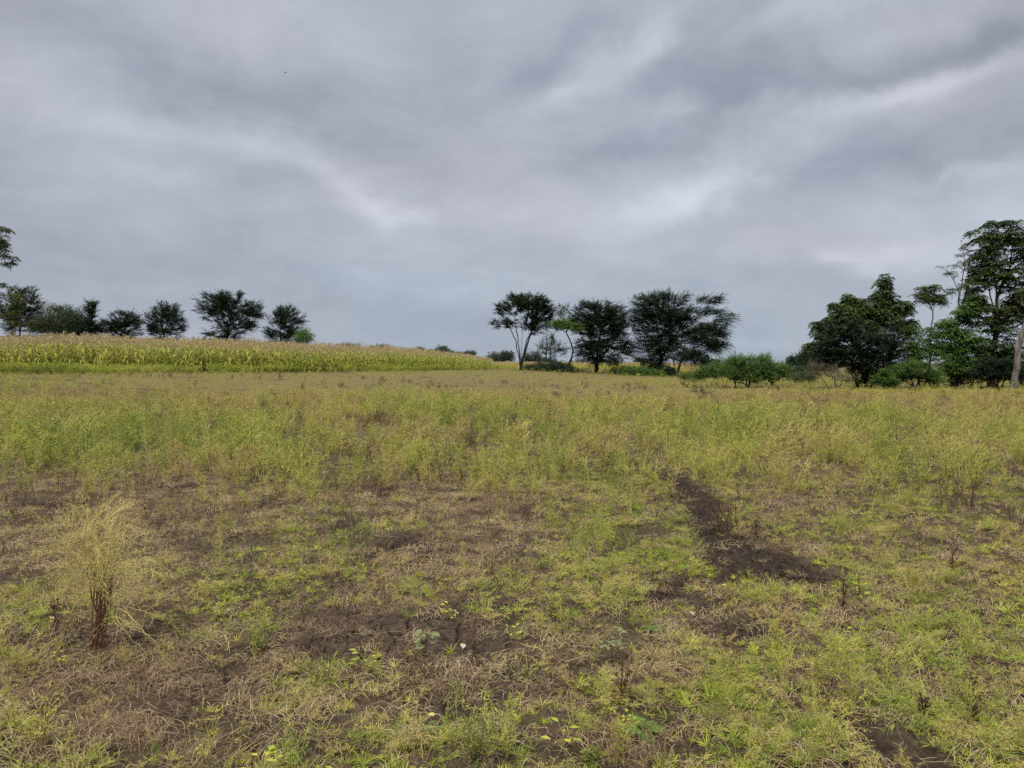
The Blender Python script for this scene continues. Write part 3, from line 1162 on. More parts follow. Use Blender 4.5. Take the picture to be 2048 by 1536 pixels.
def whorl(g, P, rng, n_r, L, pairs, leafL, leafW, droop=.8, mi=0):
    """umbrella of long drooping leaves, each set with pairs of leaflets"""
    n = len(P)
    az = rng.uniform(0, 6.28, (n, 1)) + np.arange(n_r)[None] * 6.2832 / n_r + rng.normal(0, .2, (n, n_r))
    el = rng.uniform(-.15, .75, (n, n_r))
    Ls = L * rng.uniform(.65, 1.15, (n, n_r, 1))
    H = np.stack([np.cos(az), np.sin(az), np.zeros_like(az)], 2)
    u = (np.arange(pairs) + 1.) / pairs
    s = Ls[..., None] * u[None, None, :, None]
    pos = P[:, None, None] + H[:, :, None] * s * .9
    z = el[..., None] * s[..., 0] - droop * s[..., 0] ** 2 / L
    pos[..., 2] += z
    tan = H[:, :, None] * np.ones_like(s)
    tan = tan + np.array([0, 0, 1.]) * (el[..., None, None] - 2 * droop * s / L)
    tan = unit(tan)
    side = np.cross(H, [0, 0, 1.])[:, :, None]
    for sg in (1, -1):
        d = tan * .55 + side * sg * .85 + np.array([0, 0, -.25]) + rng.normal(0, .15, pos.shape)
        m = pos.reshape(-1, 3)
        nn = (np.array([0, 0, 1.]) + rng.normal(0, .3, pos.shape)).reshape(-1, 3)
        g.leaves(m, d.reshape(-1, 3), nn, leafL * rng.uniform(.7, 1.2, len(m)), leafW * rng.uniform(.7, 1.2, len(m)), mi)


def puff(g, P, D, rng, n_l, r, leafL, leafW, mi=0):
    n = len(P)
    q = P[:, None] + rng.normal(0, r, (n, n_l, 3)) * [1, 1, .75]
    d = rng.normal(0, 1, q.shape) + D[:, None] * .8 + [0, 0, .3]
    m = n * n_l
    g.leaves(q.reshape(-1, 3), d.reshape(-1, 3), (rng.normal(0, .7, q.shape) + [0, 0, 1.]).reshape(-1, 3), leafL * rng.uniform(.6, 1.3, m), leafW * rng.uniform(.7, 1.3, m), mi)


def tree(name, label, cat, D, base, stems, blobs, tips, style, leaf, bark=None, r_trunk=.16, depth=.85, seed=1, group=None,
         Lt=.8, leafL=.2, leafW=.06, twigs=6, per=9, seg=.45, droop=.05, flat=.35, fan=60, r_tip=.012, shell=.5, up_cost=.7, foliage='crown', path_cost=.22, plume=0.0):
    """a plant whose stems and crown masses are read off the photograph in metres at its own distance D"""
    rng = np.random.default_rng(seed)
    bx = slope(base, 700)[0] * D
    bz = float(land(bx, D)) - .03
    mpp = D / 2 / F

    def loc(px, py, dy=0.0):
        if py is None:
            return np.array([(px - base) * mpp, dy, -.1])
        sx, sz = slope(px, py)
        return np.array([sx * D - bx, dy, EYE + sz * D - bz])
    S = []
    for st in stems:
        dy = 0.0
        pts = []
        for i, p in enumerate(st):
            pts.append(loc(p[0], p[1], dy))
            dy += rng.normal(0, .18)
        S.append(pts)
    T = []
    w = np.array([b[2] * b[3] for b in blobs], float)
    num = rng.multinomial(tips, w / w.sum())
    for b, k in zip(blobs, num):
        v = unit(rng.normal(0, 1, (k, 3))) * rng.uniform(0, 1, (k, 1)) ** shell
        c = loc(b[0], b[1], b[4] if len(b) > 4 else 0.0)
        rx, rz = b[2] * mpp, b[3] * mpp
        ry = max(rx * depth, min(rx, rz) * .6)
        T.append(c + v * [rx, ry, rz])
    T = np.concatenate(T)
    T = T[T[:, 2] > .05]
    pos, par, rad, k, ends, dirs = grow(S, T, rng, seg, r_tip, r_trunk, up_cost, path_cost)
    root = thing(name, label, cat, (bx, D, bz), group)
    g = Geo()
    g.tubes(pos[par[k]], pos[k], rad[par[k]] * np.where(par[par[k]] < 0, 1.25, 1.0), rad[k], 6 if r_trunk > .05 else 4, 0)
    link('trunk' if r_trunk > .05 else 'stem', g.mesh('trunk', [bark or M_bark], True), root)
    g = Geo()
    P = pos[ends]
    if style == 'spray':
        if plume:
            mid = np.array([P[:, 0].mean(), P[:, 1].mean(), P[:, 2].max() * .55])
            far = unit((P - mid) * [1, 1, .55])
            spray(g, P, unit(dirs * .7 + far), rng, 3, 15, plume * .85, leafL, leafW, flat, droop, 34, 0, .09, .6)
            h = rng.uniform(0, 1, len(P)) < .45
            spray(g, P[h], dirs[h], rng, 5, per, Lt, leafL, leafW, .35, droop, 60)
        else:
            spray(g, P, dirs, rng, twigs, per, Lt, leafL, leafW, flat, droop, fan)
    elif style == 'whorl':
        whorl(g, P, rng, twigs, Lt, per, leafL, leafW, droop)
    elif style == 'puff':
        puff(g, P, dirs, rng, per, Lt, leafL, leafW)
    if style != 'bare':
        link(foliage, g.mesh(foliage, [leaf]), root)
    return root


# --- the clump of trees in the middle
MID = 'trees in the middle clump'
tree('acacia_tree', 'dark tree with many thin stems fanning from its foot, left end of the middle clump', 'tree', 88, 1041,
     [[(1041, None), (1039, 722), (1031, 680), (1018, 650)], [(1041, None), (1044, 722), (1054, 680), (1078, 640)], [(1041, None), (1042, 715), (1044, 670), (1042, 640)], [(1041, None), (1041, 722), (1036, 680), (1030, 640)], [(1041, None), (1046, 720), (1060, 670), (1066, 645)]],
     [(1045, 612, 42, 24), (1085, 618, 26, 32), (1005, 618, 20, 16), (1070, 650, 26, 22), (1012, 648, 26, 14), (990, 644, 14, 8), (1036, 596, 20, 12), (1075, 602, 26, 12), (1098, 640, 12, 26)],
     500, 'spray', L_acacia, None, .17, .85, 11, MID, plume=1.0, Lt=.75, leafL=.19, leafW=.075, twigs=7, per=9, droop=.0, flat=.6, r_tip=.014)
tree('thin_tree', 'slender pale-topped tree squeezed behind the leaning light green tree', 'tree', 92, 1094,
     [[(1094, None), (1092, 690), (1096, 650), (1110, 620)], [(1098, None), (1102, 690), (1108, 668), (1125, 640)]],
     [(1122, 625, 24, 18), (1140, 632, 20, 14), (1100, 690, 20, 26), (1118, 700, 22, 18), (1085, 700, 14, 14)],
     170, 'spray', L_olive, None, .09, .9, 12, MID, Lt=.75, leafL=.17, leafW=.055, twigs=5, per=8, flat=.7)
tree('leaning_tree', 'small leaning tree with a bright light green flat crown and a curved trunk', 'tree', 86, 1128,
     [[(1126, None), (1136, 735), (1143, 715), (1146, 700), (1140, 680), (1132, 665)], [(1146, 700), (1152, 715), (1142, 690)]],
     [(1130, 654, 30, 10), (1110, 652, 14, 8), (1152, 656, 14, 9), (1125, 646, 18, 6)],
     150, 'spray', L_bright, None, .13, .9, 13, MID, Lt=.7, leafL=.17, leafW=.055, twigs=6, per=9, flat=.8, r_tip=.01)
tree('acacia_tree', 'dense dark tree with low drooping crown on one short thick trunk, middle of the clump', 'tree', 89, 1192,
     [[(1192, None), (1194, 728), (1196, 700), (1200, 670)], [(1194, 728), (1180, 700), (1165, 675)], [(1194, 728), (1215, 700), (1235, 675)]],
     [(1195, 640, 58, 34), (1205, 690, 56, 38), (1170, 650, 34, 30), (1235, 650, 34, 30), (1185, 612, 40, 12), (1232, 622, 24, 14), (1170, 700, 24, 22), (1250, 695, 20, 26), (1205, 722, 50, 8)],
     820, 'spray', L_acacia, None, .26, .8, 14, MID, plume=1.45, Lt=1.05, leafL=.22, leafW=.075, twigs=8, per=11, droop=.10, flat=.5, r_tip=.012)
tree('acacia_tree', 'largest dark tree of the middle clump, wide layered crown with spiky right side', 'tree', 90, 1318,
     [[(1318, None), (1320, 725), (1318, 690), (1312, 650)], [(1300, None), (1304, 720), (1290, 680)], [(1320, 720), (1345, 680), (1370, 640)], [(1318, 690), (1335, 640), (1350, 610)]],
     [(1320, 630, 56, 42), (1362, 640, 46, 44), (1425, 600, 30, 8), (1290, 602, 34, 12), (1340, 592, 52, 8), (1300, 690, 44, 40), (1425, 622, 40, 9), (1432, 650, 34, 9), (1410, 680, 40, 16), (1280, 640, 30, 30), (1305, 730, 30, 20), (1350, 690, 50, 36)],
     1050, 'spray', L_acacia, None, .28, .75, 15, MID, plume=1.7, Lt=1.2, leafL=.23, leafW=.075, twigs=8, per=12, droop=.06, flat=.6, fan=30, r_tip=.012)
tree('leaning_tree', 'dark tree whose single trunk leans right under the largest crown of the clump', 'tree', 88, 1353,
     [[(1353, None), (1358, 735), (1366, 705), (1374, 680), (1392, 660)]],
     [(1415, 660, 36, 14), (1435, 690, 22, 14), (1385, 710, 34, 12), (1448, 638, 20, 5), (1412, 724, 30, 9), (1452, 628, 14, 4), (1442, 668, 20, 6)],
     320, 'spray', L_acacia, None, .15, .8, 16, MID, plume=1.9, Lt=1.3, leafL=.22, leafW=.07, twigs=7, per=12, droop=.22, flat=.4, fan=24)
# undergrowth at their feet
UND = 'low bushes under the middle trees'
for i, (px, py, rx, ry, D, lab, lf) in enumerate([
        (1088, 735, 42, 12, 87.5, 'low dark bush between the fan-stemmed tree and the leaning tree', L_acacia),
        (1122, 738, 28, 11, 86.5, 'low dark bush at the foot of the curved leaning trunk', L_acacia),
        (1160, 746, 24, 3.5, 88, 'flat dark brush lying left of the short thick trunk', L_olive),
        (1258, 743, 40, 9, 88, 'low green bush between the short thick trunk and the largest tree', L_shrub),
        (1335, 746, 14, 10, 88.5, 'dark bush between the two trunks of the largest crown', L_acacia),
        (1300, 748, 26, 6, 87.5, 'leafy green bush at the foot of the largest dark tree', L_shrub)]):
    tree('bush', lab, 'bush', D, px, [[(px, None), (px, py)], [(px - rx * .4, None), (px - rx * .5, py)], [(px + rx * .4, None), (px + rx * .5, py)]],
         [(px, py, rx, ry), (px - rx * .5, py + 1, rx * .5, ry * .8), (px + rx * .5, py + 1, rx * .5, ry * .8)],
         110, 'puff', lf, None, .04, .8, 40 + i, UND, Lt=.24, leafL=.18, leafW=.08, per=40, foliage='foliage')

# --- trees beyond the crop on the left
LEFT = 'trees beyond the crop'
left = [
    ('acacia_tree', 'big dark tree filling the left edge behind the light green sapling', 104, 40, [[(40, None), (42, 660), (36, 630)], [(42, 660), (62, 625)]],
     [(45, 612, 42, 36), (70, 620, 22, 26), (10, 625, 40, 40), (50, 582, 30, 10), (40, 650, 46, 22), (40, 680, 50, 14)], 620, L_acacia),
    ('bushy_tree', 'dark rounded bushy tree right of the light green sapling', 103, 112, [[(112, None), (112, 655), (108, 635)]],
     [(112, 640, 38, 28), (96, 650, 26, 22), (135, 632, 24, 20), (112, 618, 26, 9), (125, 662, 36, 14), (115, 684, 50, 12), (80, 655, 26, 24), (140, 650, 30, 24)], 620, L_olive),
    ('bushy_tree', 'dark low bushy tree just left of the slim forked upright tree', 102, 158, [[(158, None), (158, 655)]],
     [(156, 645, 24, 26), (166, 655, 22, 20), (150, 665, 22, 12), (156, 684, 28, 12)], 290, L_acacia),
    ('slim_tree', 'slim upright tree with a two-pronged top standing above the dark bushes', 101, 181, [[(181, None), (182, 650), (175, 612)], [(182, 650), (186, 605)]],
     [(175, 618, 7, 16), (187, 612, 8, 18), (182, 645, 14, 26), (184, 670, 18, 14), (186, 688, 20, 10), (200, 660, 12, 14)], 260, L_acacia),
    ('acacia_tree', 'low layered tree right of the slim forked tree with light showing through', 104, 243, [[(243, None), (244, 665), (236, 645)], [(244, 665), (258, 642)]],
     [(250, 632, 32, 10), (236, 648, 32, 12), (268, 645, 22, 14), (222, 656, 22, 14), (252, 664, 36, 12), (214, 645, 14, 8), (246, 684, 44, 12)], 480, L_acacia),
    ('acacia_tree', 'middle-sized tree left of the large wide tree, drooping at its right side', 103, 328, [[(328, None), (328, 662), (320, 640)], [(328, 662), (340, 635)]],
     [(330, 618, 30, 12), (322, 636, 34, 18), (350, 640, 22, 20), (305, 655, 20, 18), (335, 662, 34, 14), (366, 652, 10, 12), (330, 684, 34, 12)], 500, L_acacia),
    ('acacia_tree', 'largest dark wide tree beyond the left crop with a broad ragged top', 105, 455, [[(455, None), (455, 660), (440, 625)], [(455, 660), (470, 620)], [(455, 665), (500, 630)], [(450, 665), (420, 630)]],
     [(440, 605, 52, 22), (430, 592, 36, 10), (470, 630, 50, 34), (415, 625, 34, 16), (505, 618, 24, 20), (518, 628, 12, 10), (455, 662, 50, 18), (500, 650, 22, 14), (480, 592, 10, 8), (415, 668, 14, 8), (452, 684, 48, 14)], 950, L_acacia),
    ('acacia_tree', 'thin-leaved tree with upswept branches right of the large wide tree', 104, 563, [[(563, None), (562, 660), (565, 635)], [(562, 660), (585, 632)], [(562, 662), (545, 640)]],
     [(570, 624, 24, 14), (568, 645, 38, 24), (598, 640, 16, 18), (545, 668, 26, 12), (585, 668, 28, 12), (565, 686, 36, 12)], 460, L_acacia),
]
for i, (nm, lab, D, b, st, bl, nt, lf) in enumerate(left):
    big = 'puff' if nm == 'bushy_tree' else 'spray'
    tree(nm, lab, 'tree', D, b, st, bl, nt if big == 'puff' else int(nt * .85), big, lf, None, .16, .8, 60 + i, LEFT, plume=1.3, Lt=.34 if big == 'puff' else .85, leafL=.2, leafW=.085 if big == 'puff' else .075,
         twigs=6, per=30 if big == 'puff' else 8, droop=.02, flat=.8 if i in (6, 7) else .5, fan=50)
tree('sapling_tree', 'slim light green young tree with a thin bare trunk at the far left edge', 'tree', 97, 30,
     [[(30, None), (30, 655), (29, 630), (31, 600)]],
     [(30, 592, 20, 7), (38, 602, 18, 6), (22, 612, 14, 8), (40, 616, 12, 6), (28, 630, 18, 8), (30, 646, 14, 6)],
     120, 'spray', L_young, M_grey, .09, .9, 71, None, Lt=.6, leafL=.18, leafW=.08, twigs=6, per=7, flat=.25)
tree('bush', 'small rounded light green bush at the right end of the left tree row', 'bush', 98, 606,
     [[(606, None), (608, 680)], [(606, None), (616, 678)]],
     [(608, 668, 16, 10), (600, 680, 16, 10), (618, 676, 10, 8), (606, 692, 14, 8)], 150, 'puff', L_bright, None, .04, .9, 72, None, Lt=.24, leafL=.15, leafW=.07, per=34, foliage='foliage')
# the near tree at the left edge: only its outer leaf clusters reach into the photograph
tree('broadleaf_tree', 'tall near tree at the left edge, only a few leafy branch ends in view', 'tree', 47, -95,
     [[(-95, None), (-90, 650), (-80, 560), (-70, 500)], [(-90, 650), (-50, 560)]],
     [(-60, 490, 70, 60), (5, 458, 12, 9), (-70, 580, 70, 30), (12, 500, 10, 14), (18, 516, 16, 16), (0, 570, 14, 12), (-100, 430, 60, 40), (0, 480, 14, 8), (-10, 598, 20, 14)],
     300, 'whorl', L_broad, M_bark, .18, .8, 73, None, Lt=.36, leafL=.17, leafW=.07, twigs=8, per=4, droop=.5, r_tip=.012)

# --- far trees on the skyline
FAR = 'far trees on the skyline'
for i, (px, D, bl, lab) in enumerate([
        (695, 175, [(695, 693, 28, 4), (680, 696, 16, 3), (712, 696, 14, 3), (695, 700, 26, 4)], 'far flat-topped umbrella tree just above the crop heads'),
        (755, 190, [(765, 696, 16, 5), (745, 699, 12, 4), (758, 704, 28, 4)], 'far low dark tree right of the flat-topped umbrella tree'),
        (840, 190, [(840, 701, 8, 5), (825, 705, 12, 4)], 'smallest far tree on the skyline, half hidden by crop heads'),
        (880, 180, [(884, 700, 13, 7), (870, 707, 22, 5), (895, 706, 14, 5)], 'far domed tree on the skyline right of centre of the crop'),
        (935, 190, [(940, 709, 14, 4), (915, 710, 12, 4)], 'far low bush at the right end of the crop skyline')]):
    tree('distant_tree', lab, 'tree', D, px, [[(px, None), (px, bl[0][1] + 3)]], bl, 90, 'puff', L_blue, None, .16, .8, 80 + i, FAR,
         Lt=.4, leafL=.32, leafW=.17, per=26, seg=1.0, r_tip=.03)
FAR2 = 'far trees seen between the middle trunks'
for i, (px, py, rx, ry, D, lab) in enumerate([
        (990, 716, 16, 9, 150, 'far bluish tree left of the fan-stemmed tree'),
        (1013, 712, 14, 13, 146, 'far bluish tree with a raised flat top, touching the fan-stemmed tree'),
        (1065, 716, 20, 13, 148, 'far bluish tree seen right of the fan-stemmed trunk'),
        (1095, 724, 16, 8, 150, 'far low bluish bush behind the thin pale-topped tree'),
        (1160, 727, 18, 6, 155, 'far low bluish bush left of the short thick trunk'),
        (1225, 728, 22, 5, 158, 'far low bluish bush right of the short thick trunk'),
        (1282, 723, 14, 9, 150, 'far bluish bush in the gap before the largest dark tree'),
        (1590, 722, 18, 12, 120, 'far dark tree left of the big right-hand bush'),
        (1612, 714, 12, 12, 112, 'far dark tree touching the left side of the big right-hand bush')]):
    tree('distant_tree', lab, 'tree', D, px, [[(px, None), (px, py + 2)], [(px - rx * .4, None), (px - rx * .5, py)], [(px + rx * .4, None), (px + rx * .5, py)]],
         [(px, py, rx, ry), (px - rx * .5, py + 4, rx * .6, ry * .8), (px + rx * .5, py + 4, rx * .6, ry * .8), (px, 735, rx, 6)], 110, 'puff', L_blue if i < 7 else L_acacia, None, .12, .8, 90 + i, FAR2 if i < 7 else None,
         Lt=.36, leafL=.28, leafW=.15, per=26, seg=.8, r_tip=.025)

# --- green thorn shrubs right of the middle clump
tree('thorn_shrub', 'large bright green feathery shrub on short dark stems right of the middle clump', 'shrub', 51, 1495,
     [[(1494, None), (1492, 760), (1482, 740)], [(1494, None), (1500, 758), (1512, 735)], [(1492, 762), (1476, 745)], [(1496, 765), (1520, 745)]],
     [(1495, 738, 56, 22), (1465, 745, 34, 16), (1530, 740, 32, 18), (1480, 720, 32, 9), (1525, 720, 30, 9), (1500, 757, 50, 9)],
     560, 'spray', L_shrub, None, .07, .9, 111, None, Lt=.5, leafL=.085, leafW=.03, twigs=6, per=11, flat=1.2, droop=0, fan=50, seg=.25, r_tip=.008, foliage='foliage')
tree('thorn_shrub', 'grey-green shrub with one thin stem on the left of the large feathery shrub', 'shrub', 53, 1471,
     [[(1471, None), (1468, 755), (1455, 738)], [(1470, 760), (1440, 745)]],
     [(1445, 735, 32, 16), (1420, 745, 32, 14), (1465, 728, 20, 11), (1400, 750, 22, 10)],
     330, 'spray', L_shrub, None, .055, .9, 112, None, Lt=.5, leafL=.085, leafW=.03, twigs=5, per=10, flat=1.0, droop=0, fan=50, seg=.25, r_tip=.008, foliage='foliage')
tree('thorn_shrub', 'green shrub with one short stem on the right of the large feathery shrub', 'shrub', 54, 1546,
     [[(1546, None), (1545, 758), (1542, 742)], [(1545, 758), (1560, 742)]],
     [(1552, 738, 30, 13), (1570, 742, 18, 11), (1535, 745, 24, 14), (1555, 754, 32, 9)],
     310, 'spray', L_shrub, None, .055, .9, 113, None, Lt=.45, leafL=.085, leafW=.032, twigs=5, per=10, flat=.9, droop=0, fan=55, seg=.25, r_tip=.008, foliage='foliage')
for i, (px, py, rx, ry, D, lab, lf) in enumerate([
        (1385, 750, 30, 8, 66, 'low yellow-green bush between the leaning trunk and the grey-green shrub', L_young),
        (1605, 752, 34, 10, 60, 'low olive bush between the feathery shrubs and the bare grey bush', L_olive),
        (1595, 738, 16, 4, 75, 'low flat bluish-green bush beyond the olive bush', L_blue)]):
    tree('bush', lab, 'bush', D, px, [[(px, None), (px, py)], [(px - rx * .4, None), (px - rx * .5, py)], [(px + rx * .4, None), (px + rx * .5, py)]],
         [(px, py, rx, ry), (px - rx * .5, py + 3, rx * .5, ry * .8), (px + rx * .5, py + 3, rx * .5, ry * .8)],
         110, 'puff', lf, None, .03, .8, 120 + i, None, Lt=.17, leafL=.10, leafW=.045, per=34, foliage='foliage')

# --- the stand of trees on the right
tree('dense_bush', 'big dense dark green rounded bush at the left of the right-hand stand', 'bush', 46, 1722,
     [[(1735, None), (1730, 730), (1710, 690)], [(1720, None), (1700, 720), (1680, 690)], [(1740, None), (1760, 710), (1770, 680)]],
     [(1710, 690, 74, 48), (1745, 715, 66, 44), (1670, 700, 44, 36), (1690, 650, 40, 14), (1780, 690, 28, 40), (1735, 750, 50, 18), (1655, 715, 32, 22)],
     900, 'spray', L_acacia, None, .16, .8, 131, None, Lt=.45, leafL=.12, leafW=.05, twigs=7, per=10, flat=.4, droop=.1, fan=70, seg=.3, shell=.42)
tree('broadleaf_tree', 'leafy tree with a pointed top rising behind the big dark bush', 'tree', 49, 1760,
     [[(1780, None), (1778, 700), (1768, 640), (1766, 570)], [(1778, 700), (1730, 640), (1700, 620)], [(1778, 690), (1800, 650)]],
     [(1767, 566, 14, 18), (1765, 600, 28, 20), (1720, 615, 40, 22), (1690, 640, 36, 26), (1795, 620, 34, 24), (1650, 660, 26, 26), (1740, 640, 60, 30), (1815, 650, 20, 16), (1695, 592, 10, 8), (1668, 610, 6, 8), (1628, 690, 14, 14), (1640, 720, 18, 18)],
     520, 'whorl', L_broad, None, .2, .75, 132, None, Lt=.42, leafL=.19, leafW=.075, twigs=9, per=5, droop=.7, seg=.35)
tree('umbrella_tree', 'tall slim tree with a small umbrella crown standing alone against the sky', 'tree', 50, 1858,
     [[(1860, None), (1856, 690), (1858, 650), (1859, 622)], [(1859, 622), (1845, 598)], [(1859, 622), (1875, 600)], [(1859, 622), (1860, 590)]],
     [(1860, 576, 20, 8), (1845, 590, 18, 9), (1876, 594, 18, 9), (1860, 600, 26, 6), (1882, 604, 10, 6), (1838, 600, 8, 5)],
     62, 'whorl', L_broad, M_pale, .075, .9, 133, None, Lt=.4, leafL=.17, leafW=.06, twigs=8, per=4, droop=.6, seg=.35, r_tip=.012)
tree('leafy_shrub', 'mid green leafy growth around the foot of the slim umbrella tree', 'shrub', 48.5, 1845,
     [[(1840, None), (1838, 720), (1830, 680)], [(1850, None), (1862, 700)]],
     [(1820, 660, 18, 12), (1825, 690, 28, 26), (1860, 670, 22, 16), (1850, 705, 40, 22), (1880, 690, 16, 22), (1830, 720, 24, 16)],
     170, 'whorl', L_shrub, None, .06, .8, 134, None, Lt=.38, leafL=.17, leafW=.065, twigs=7, per=4, droop=.7, seg=.35, foliage='foliage')
tree('sparse_tree', 'tall half-bare tree with pale forked trunks and only scattered leaf tufts', 'tree', 47, 1916,
     [[(1910, None), (1914, 700), (1918, 640), (1921, 590), (1927, 530), (1929, 478)], [(1918, 640), (1932, 580), (1936, 530), (1942, 500)], [(1921, 590), (1908, 560), (1895, 535)],
      [(1932, 580), (1950, 545), (1956, 510)], [(1921, 600), (1906, 580)]],
     [(1880, 537, 8, 4), (1900, 550, 12, 8), (1908, 532, 8, 6), (1893, 522, 5, 3), (1920, 520, 8, 12), (1938, 520, 10, 22), (1905, 582, 14, 7), (1955, 520, 10, 24), (1930, 490, 8, 10), (1948, 560, 12, 14)],
     64, 'whorl', L_broad, M_pale, .125, .9, 135, None, Lt=.28, leafL=.13, leafW=.05, twigs=6, per=3, droop=.5, seg=.3, r_tip=.013, path_cost=.1)
tree('broadleaf_tree', 'tallest leafy tree of the right-hand stand, reaching highest at the right edge', 'tree', 46, 1985,
     [[(1985, None), (1986, 700), (1990, 640), (1990, 560), (1985, 500)], [(1990, 640), (1978, 580), (1965, 520)], [(1990, 600), (2020, 540), (2030, 480)], [(1988, 660), (1950, 620)]],
     [(1945, 465, 10, 6), (1965, 480, 18, 12), (1975, 452, 14, 8), (2002, 448, 16, 8), (2030, 442, 16, 8), (1998, 475, 34, 20), (2035, 480, 30, 30), (1975, 510, 28, 22), (1965, 545, 26, 22), (2010, 545, 40, 34), (2040, 600, 30, 50),
      (1960, 600, 30, 28), (2000, 640, 42, 30), (1940, 640, 28, 20), (1948, 575, 22, 18), (1945, 610, 22, 16), (1960, 690, 38, 30), (2010, 700, 40, 36), (2075, 500, 50, 60), (2085, 620, 40, 70)],
     560, 'whorl', L_broad, M_bark, .2, .75, 136, None, Lt=.44, leafL=.2, leafW=.08, twigs=9, per=5, droop=.65, seg=.35)
tree('leafy_shrub', 'yellow-green leafy growth hugging the pale forked trunks', 'shrub', 45.5, 1905,
     [[(1905, None), (1902, 720), (1896, 660)], [(1915, None), (1925, 700), (1930, 640)]],
     [(1890, 645, 18, 12), (1900, 665, 24, 16), (1925, 625, 20, 10), (1945, 612, 18, 10), (1905, 700, 24, 22), (1935, 680, 26, 26), (1925, 730, 34, 22), (1895, 735, 20, 18)],
     260, 'whorl', L_young if False else L_shrub, None, .07, .8, 137, None, Lt=.38, leafL=.17, leafW=.07, twigs=8, per=4, droop=.6, seg=.35, foliage='foliage')
tree('pale_tree', 'pale bare trunk leaning out of the right edge, crown above the frame', 'tree', 43, 2024,
     [[(2024, None), (2026, 740), (2027, 690), (2034, 650), (2044, 610), (2062, 570), (2080, 500)], [(2027, 700), (2033, 640)], [(2044, 610), (2040, 570)]],
     [(2090, 470, 30, 40), (2080, 540, 24, 30), (2042, 585, 10, 12), (2110, 560, 30, 30)],
     90, 'whorl', L_broad, M_pale, .18, .8, 138, None, Lt=.4, leafL=.19, leafW=.075, twigs=8, per=5, droop=.6, seg=.3)
tree('dark_shrub', 'dark layered shrub on several short stems left of the pale leaning trunk', 'shrub', 44, 1988,
     [[(1975, None), (1972, 770), (1965, 750)], [(1990, None), (1992, 765), (1990, 745)], [(2002, None), (2006, 765), (2010, 745)], [(1994, None), (1996, 760)]],
     [(1988, 752, 40, 14), (1970, 742, 30, 14), (2008, 742, 24, 18), (1985, 728, 34, 12), (2030, 750, 18, 20)],
     330, 'spray', L_acacia, None, .08, .85, 139, None, Lt=.45, leafL=.11, leafW=.045, twigs=6, per=10, flat=.35, droop=.05, seg=.25, foliage='foliage')
tree('leafy_shrub', 'mid green shrub behind the dark layered shrub and the pale forked trunks', 'shrub', 47, 1945,
     [[(1945, None), (1945, 740)], [(1930, None), (1925, 745)], [(1960, None), (1965, 740)]],
     [(1945, 735, 34, 20), (1925, 752, 30, 16), (1965, 720, 26, 20), (1915, 765, 24, 10)],
     170, 'puff', L_olive, None, .05, .8, 140, None, Lt=.22, leafL=.13, leafW=.06, per=36, foliage='foliage')
tree('thorn_shrub', 'round bright green shrub in front of the slim umbrella tree', 'shrub', 44.5, 1822,
     [[(1824, None), (1822, 765), (1810, 745)], [(1828, None), (1838, 755), (1850, 742)], [(1822, 768), (1800, 755)]],
     [(1822, 745, 46, 18), (1795, 755, 28, 14), (1850, 752, 32, 16), (1825, 732, 30, 8), (1870, 760, 20, 10), (1780, 762, 18, 10)],
     420, 'spray', L_shrub, None, .06, .9, 141, None, Lt=.42, leafL=.085, leafW=.034, twigs=6, per=11, flat=.6, droop=.05, seg=.22, r_tip=.008, foliage='foliage')
tree('thorn_shrub', 'small pale green shrub at the left foot of the round bright green shrub', 'shrub', 43.5, 1768,
     [[(1770, None), (1768, 768), (1760, 755)], [(1768, 768), (1782, 755)]],
     [(1768, 758, 22, 12), (1755, 764, 14, 10), (1785, 766, 14, 10), (1768, 746, 10, 7)],
     130, 'spray', L_bright, None, .045, .9, 142, None, Lt=.35, leafL=.08, leafW=.034, twigs=5, per=9, flat=.8, droop=0, seg=.22, r_tip=.007, foliage='foliage')
tree('twiggy_bush', 'nearly bare grey-brown twiggy bush in front of the big dark bush', 'bush', 45, 1660,
     [[(1670, None), (1666, 755), (1650, 735)], [(1675, None), (1690, 750), (1700, 735)], [(1665, None), (1640, 750)]],
     [(1645, 740, 34, 16), (1685, 752, 34, 12), (1625, 735, 20, 14), (1700, 760, 20, 8)],
     260, 'spray', leaf_mat('thin_leaf', (.09, .09, .055), (.14, .135, .085)), M_grey, .05, .9, 143, None, Lt=.45, leafL=.06, leafW=.02, twigs=4, per=5, flat=.8, droop=0, seg=.25, r_tip=.009, foliage='foliage')
tree('dense_bush', 'low dark bush filling the right edge behind the pale leaning trunk', 'bush', 48, 2062,
     [[(2062, None), (2060, 740)], [(2045, None), (2042, 745)]],
     [(2060, 735, 40, 30), (2045, 755, 26, 18), (2080, 700, 40, 40)], 190, 'puff', L_olive, None, .05, .8, 144, None, Lt=.25, leafL=.14, leafW=.06, per=34, foliage='foliage')


def post(px, D, top_py):
    r = np.random.default_rng(3)
    x = slope(px, 700)[0] * D
    z = float(land(x, D))
    h = EYE + slope(px, top_py)[1] * D - z
    g = Geo()
    t = np.linspace(0, 1, 6)[:, None]
    p = np.array([[.02, .01, 1.]]) * t * (h + .1) + r.normal(0, .012, (6, 3)) + [0, 0, -.1]
    g.tubes(p[:-1], p[1:], np.linspace(.10, .085, 5), np.linspace(.097, .08, 5), 8, 0)
    g.tubes([p[-1]], [p[-1] + [0, 0, .03]], .08, .02, 8, 0)
    g.tubes([p[3]], [p[3] + [.16, -.03, .14]], .035, .02, 6, 0)
    o = link('tree_stump', g.mesh('tree_stump', [M_bark], True), None, (x, D, z))
    tag(o, 'short dark stump standing in front of the round bright green shrub', 'stump')


post(1826, 43.2, 764)

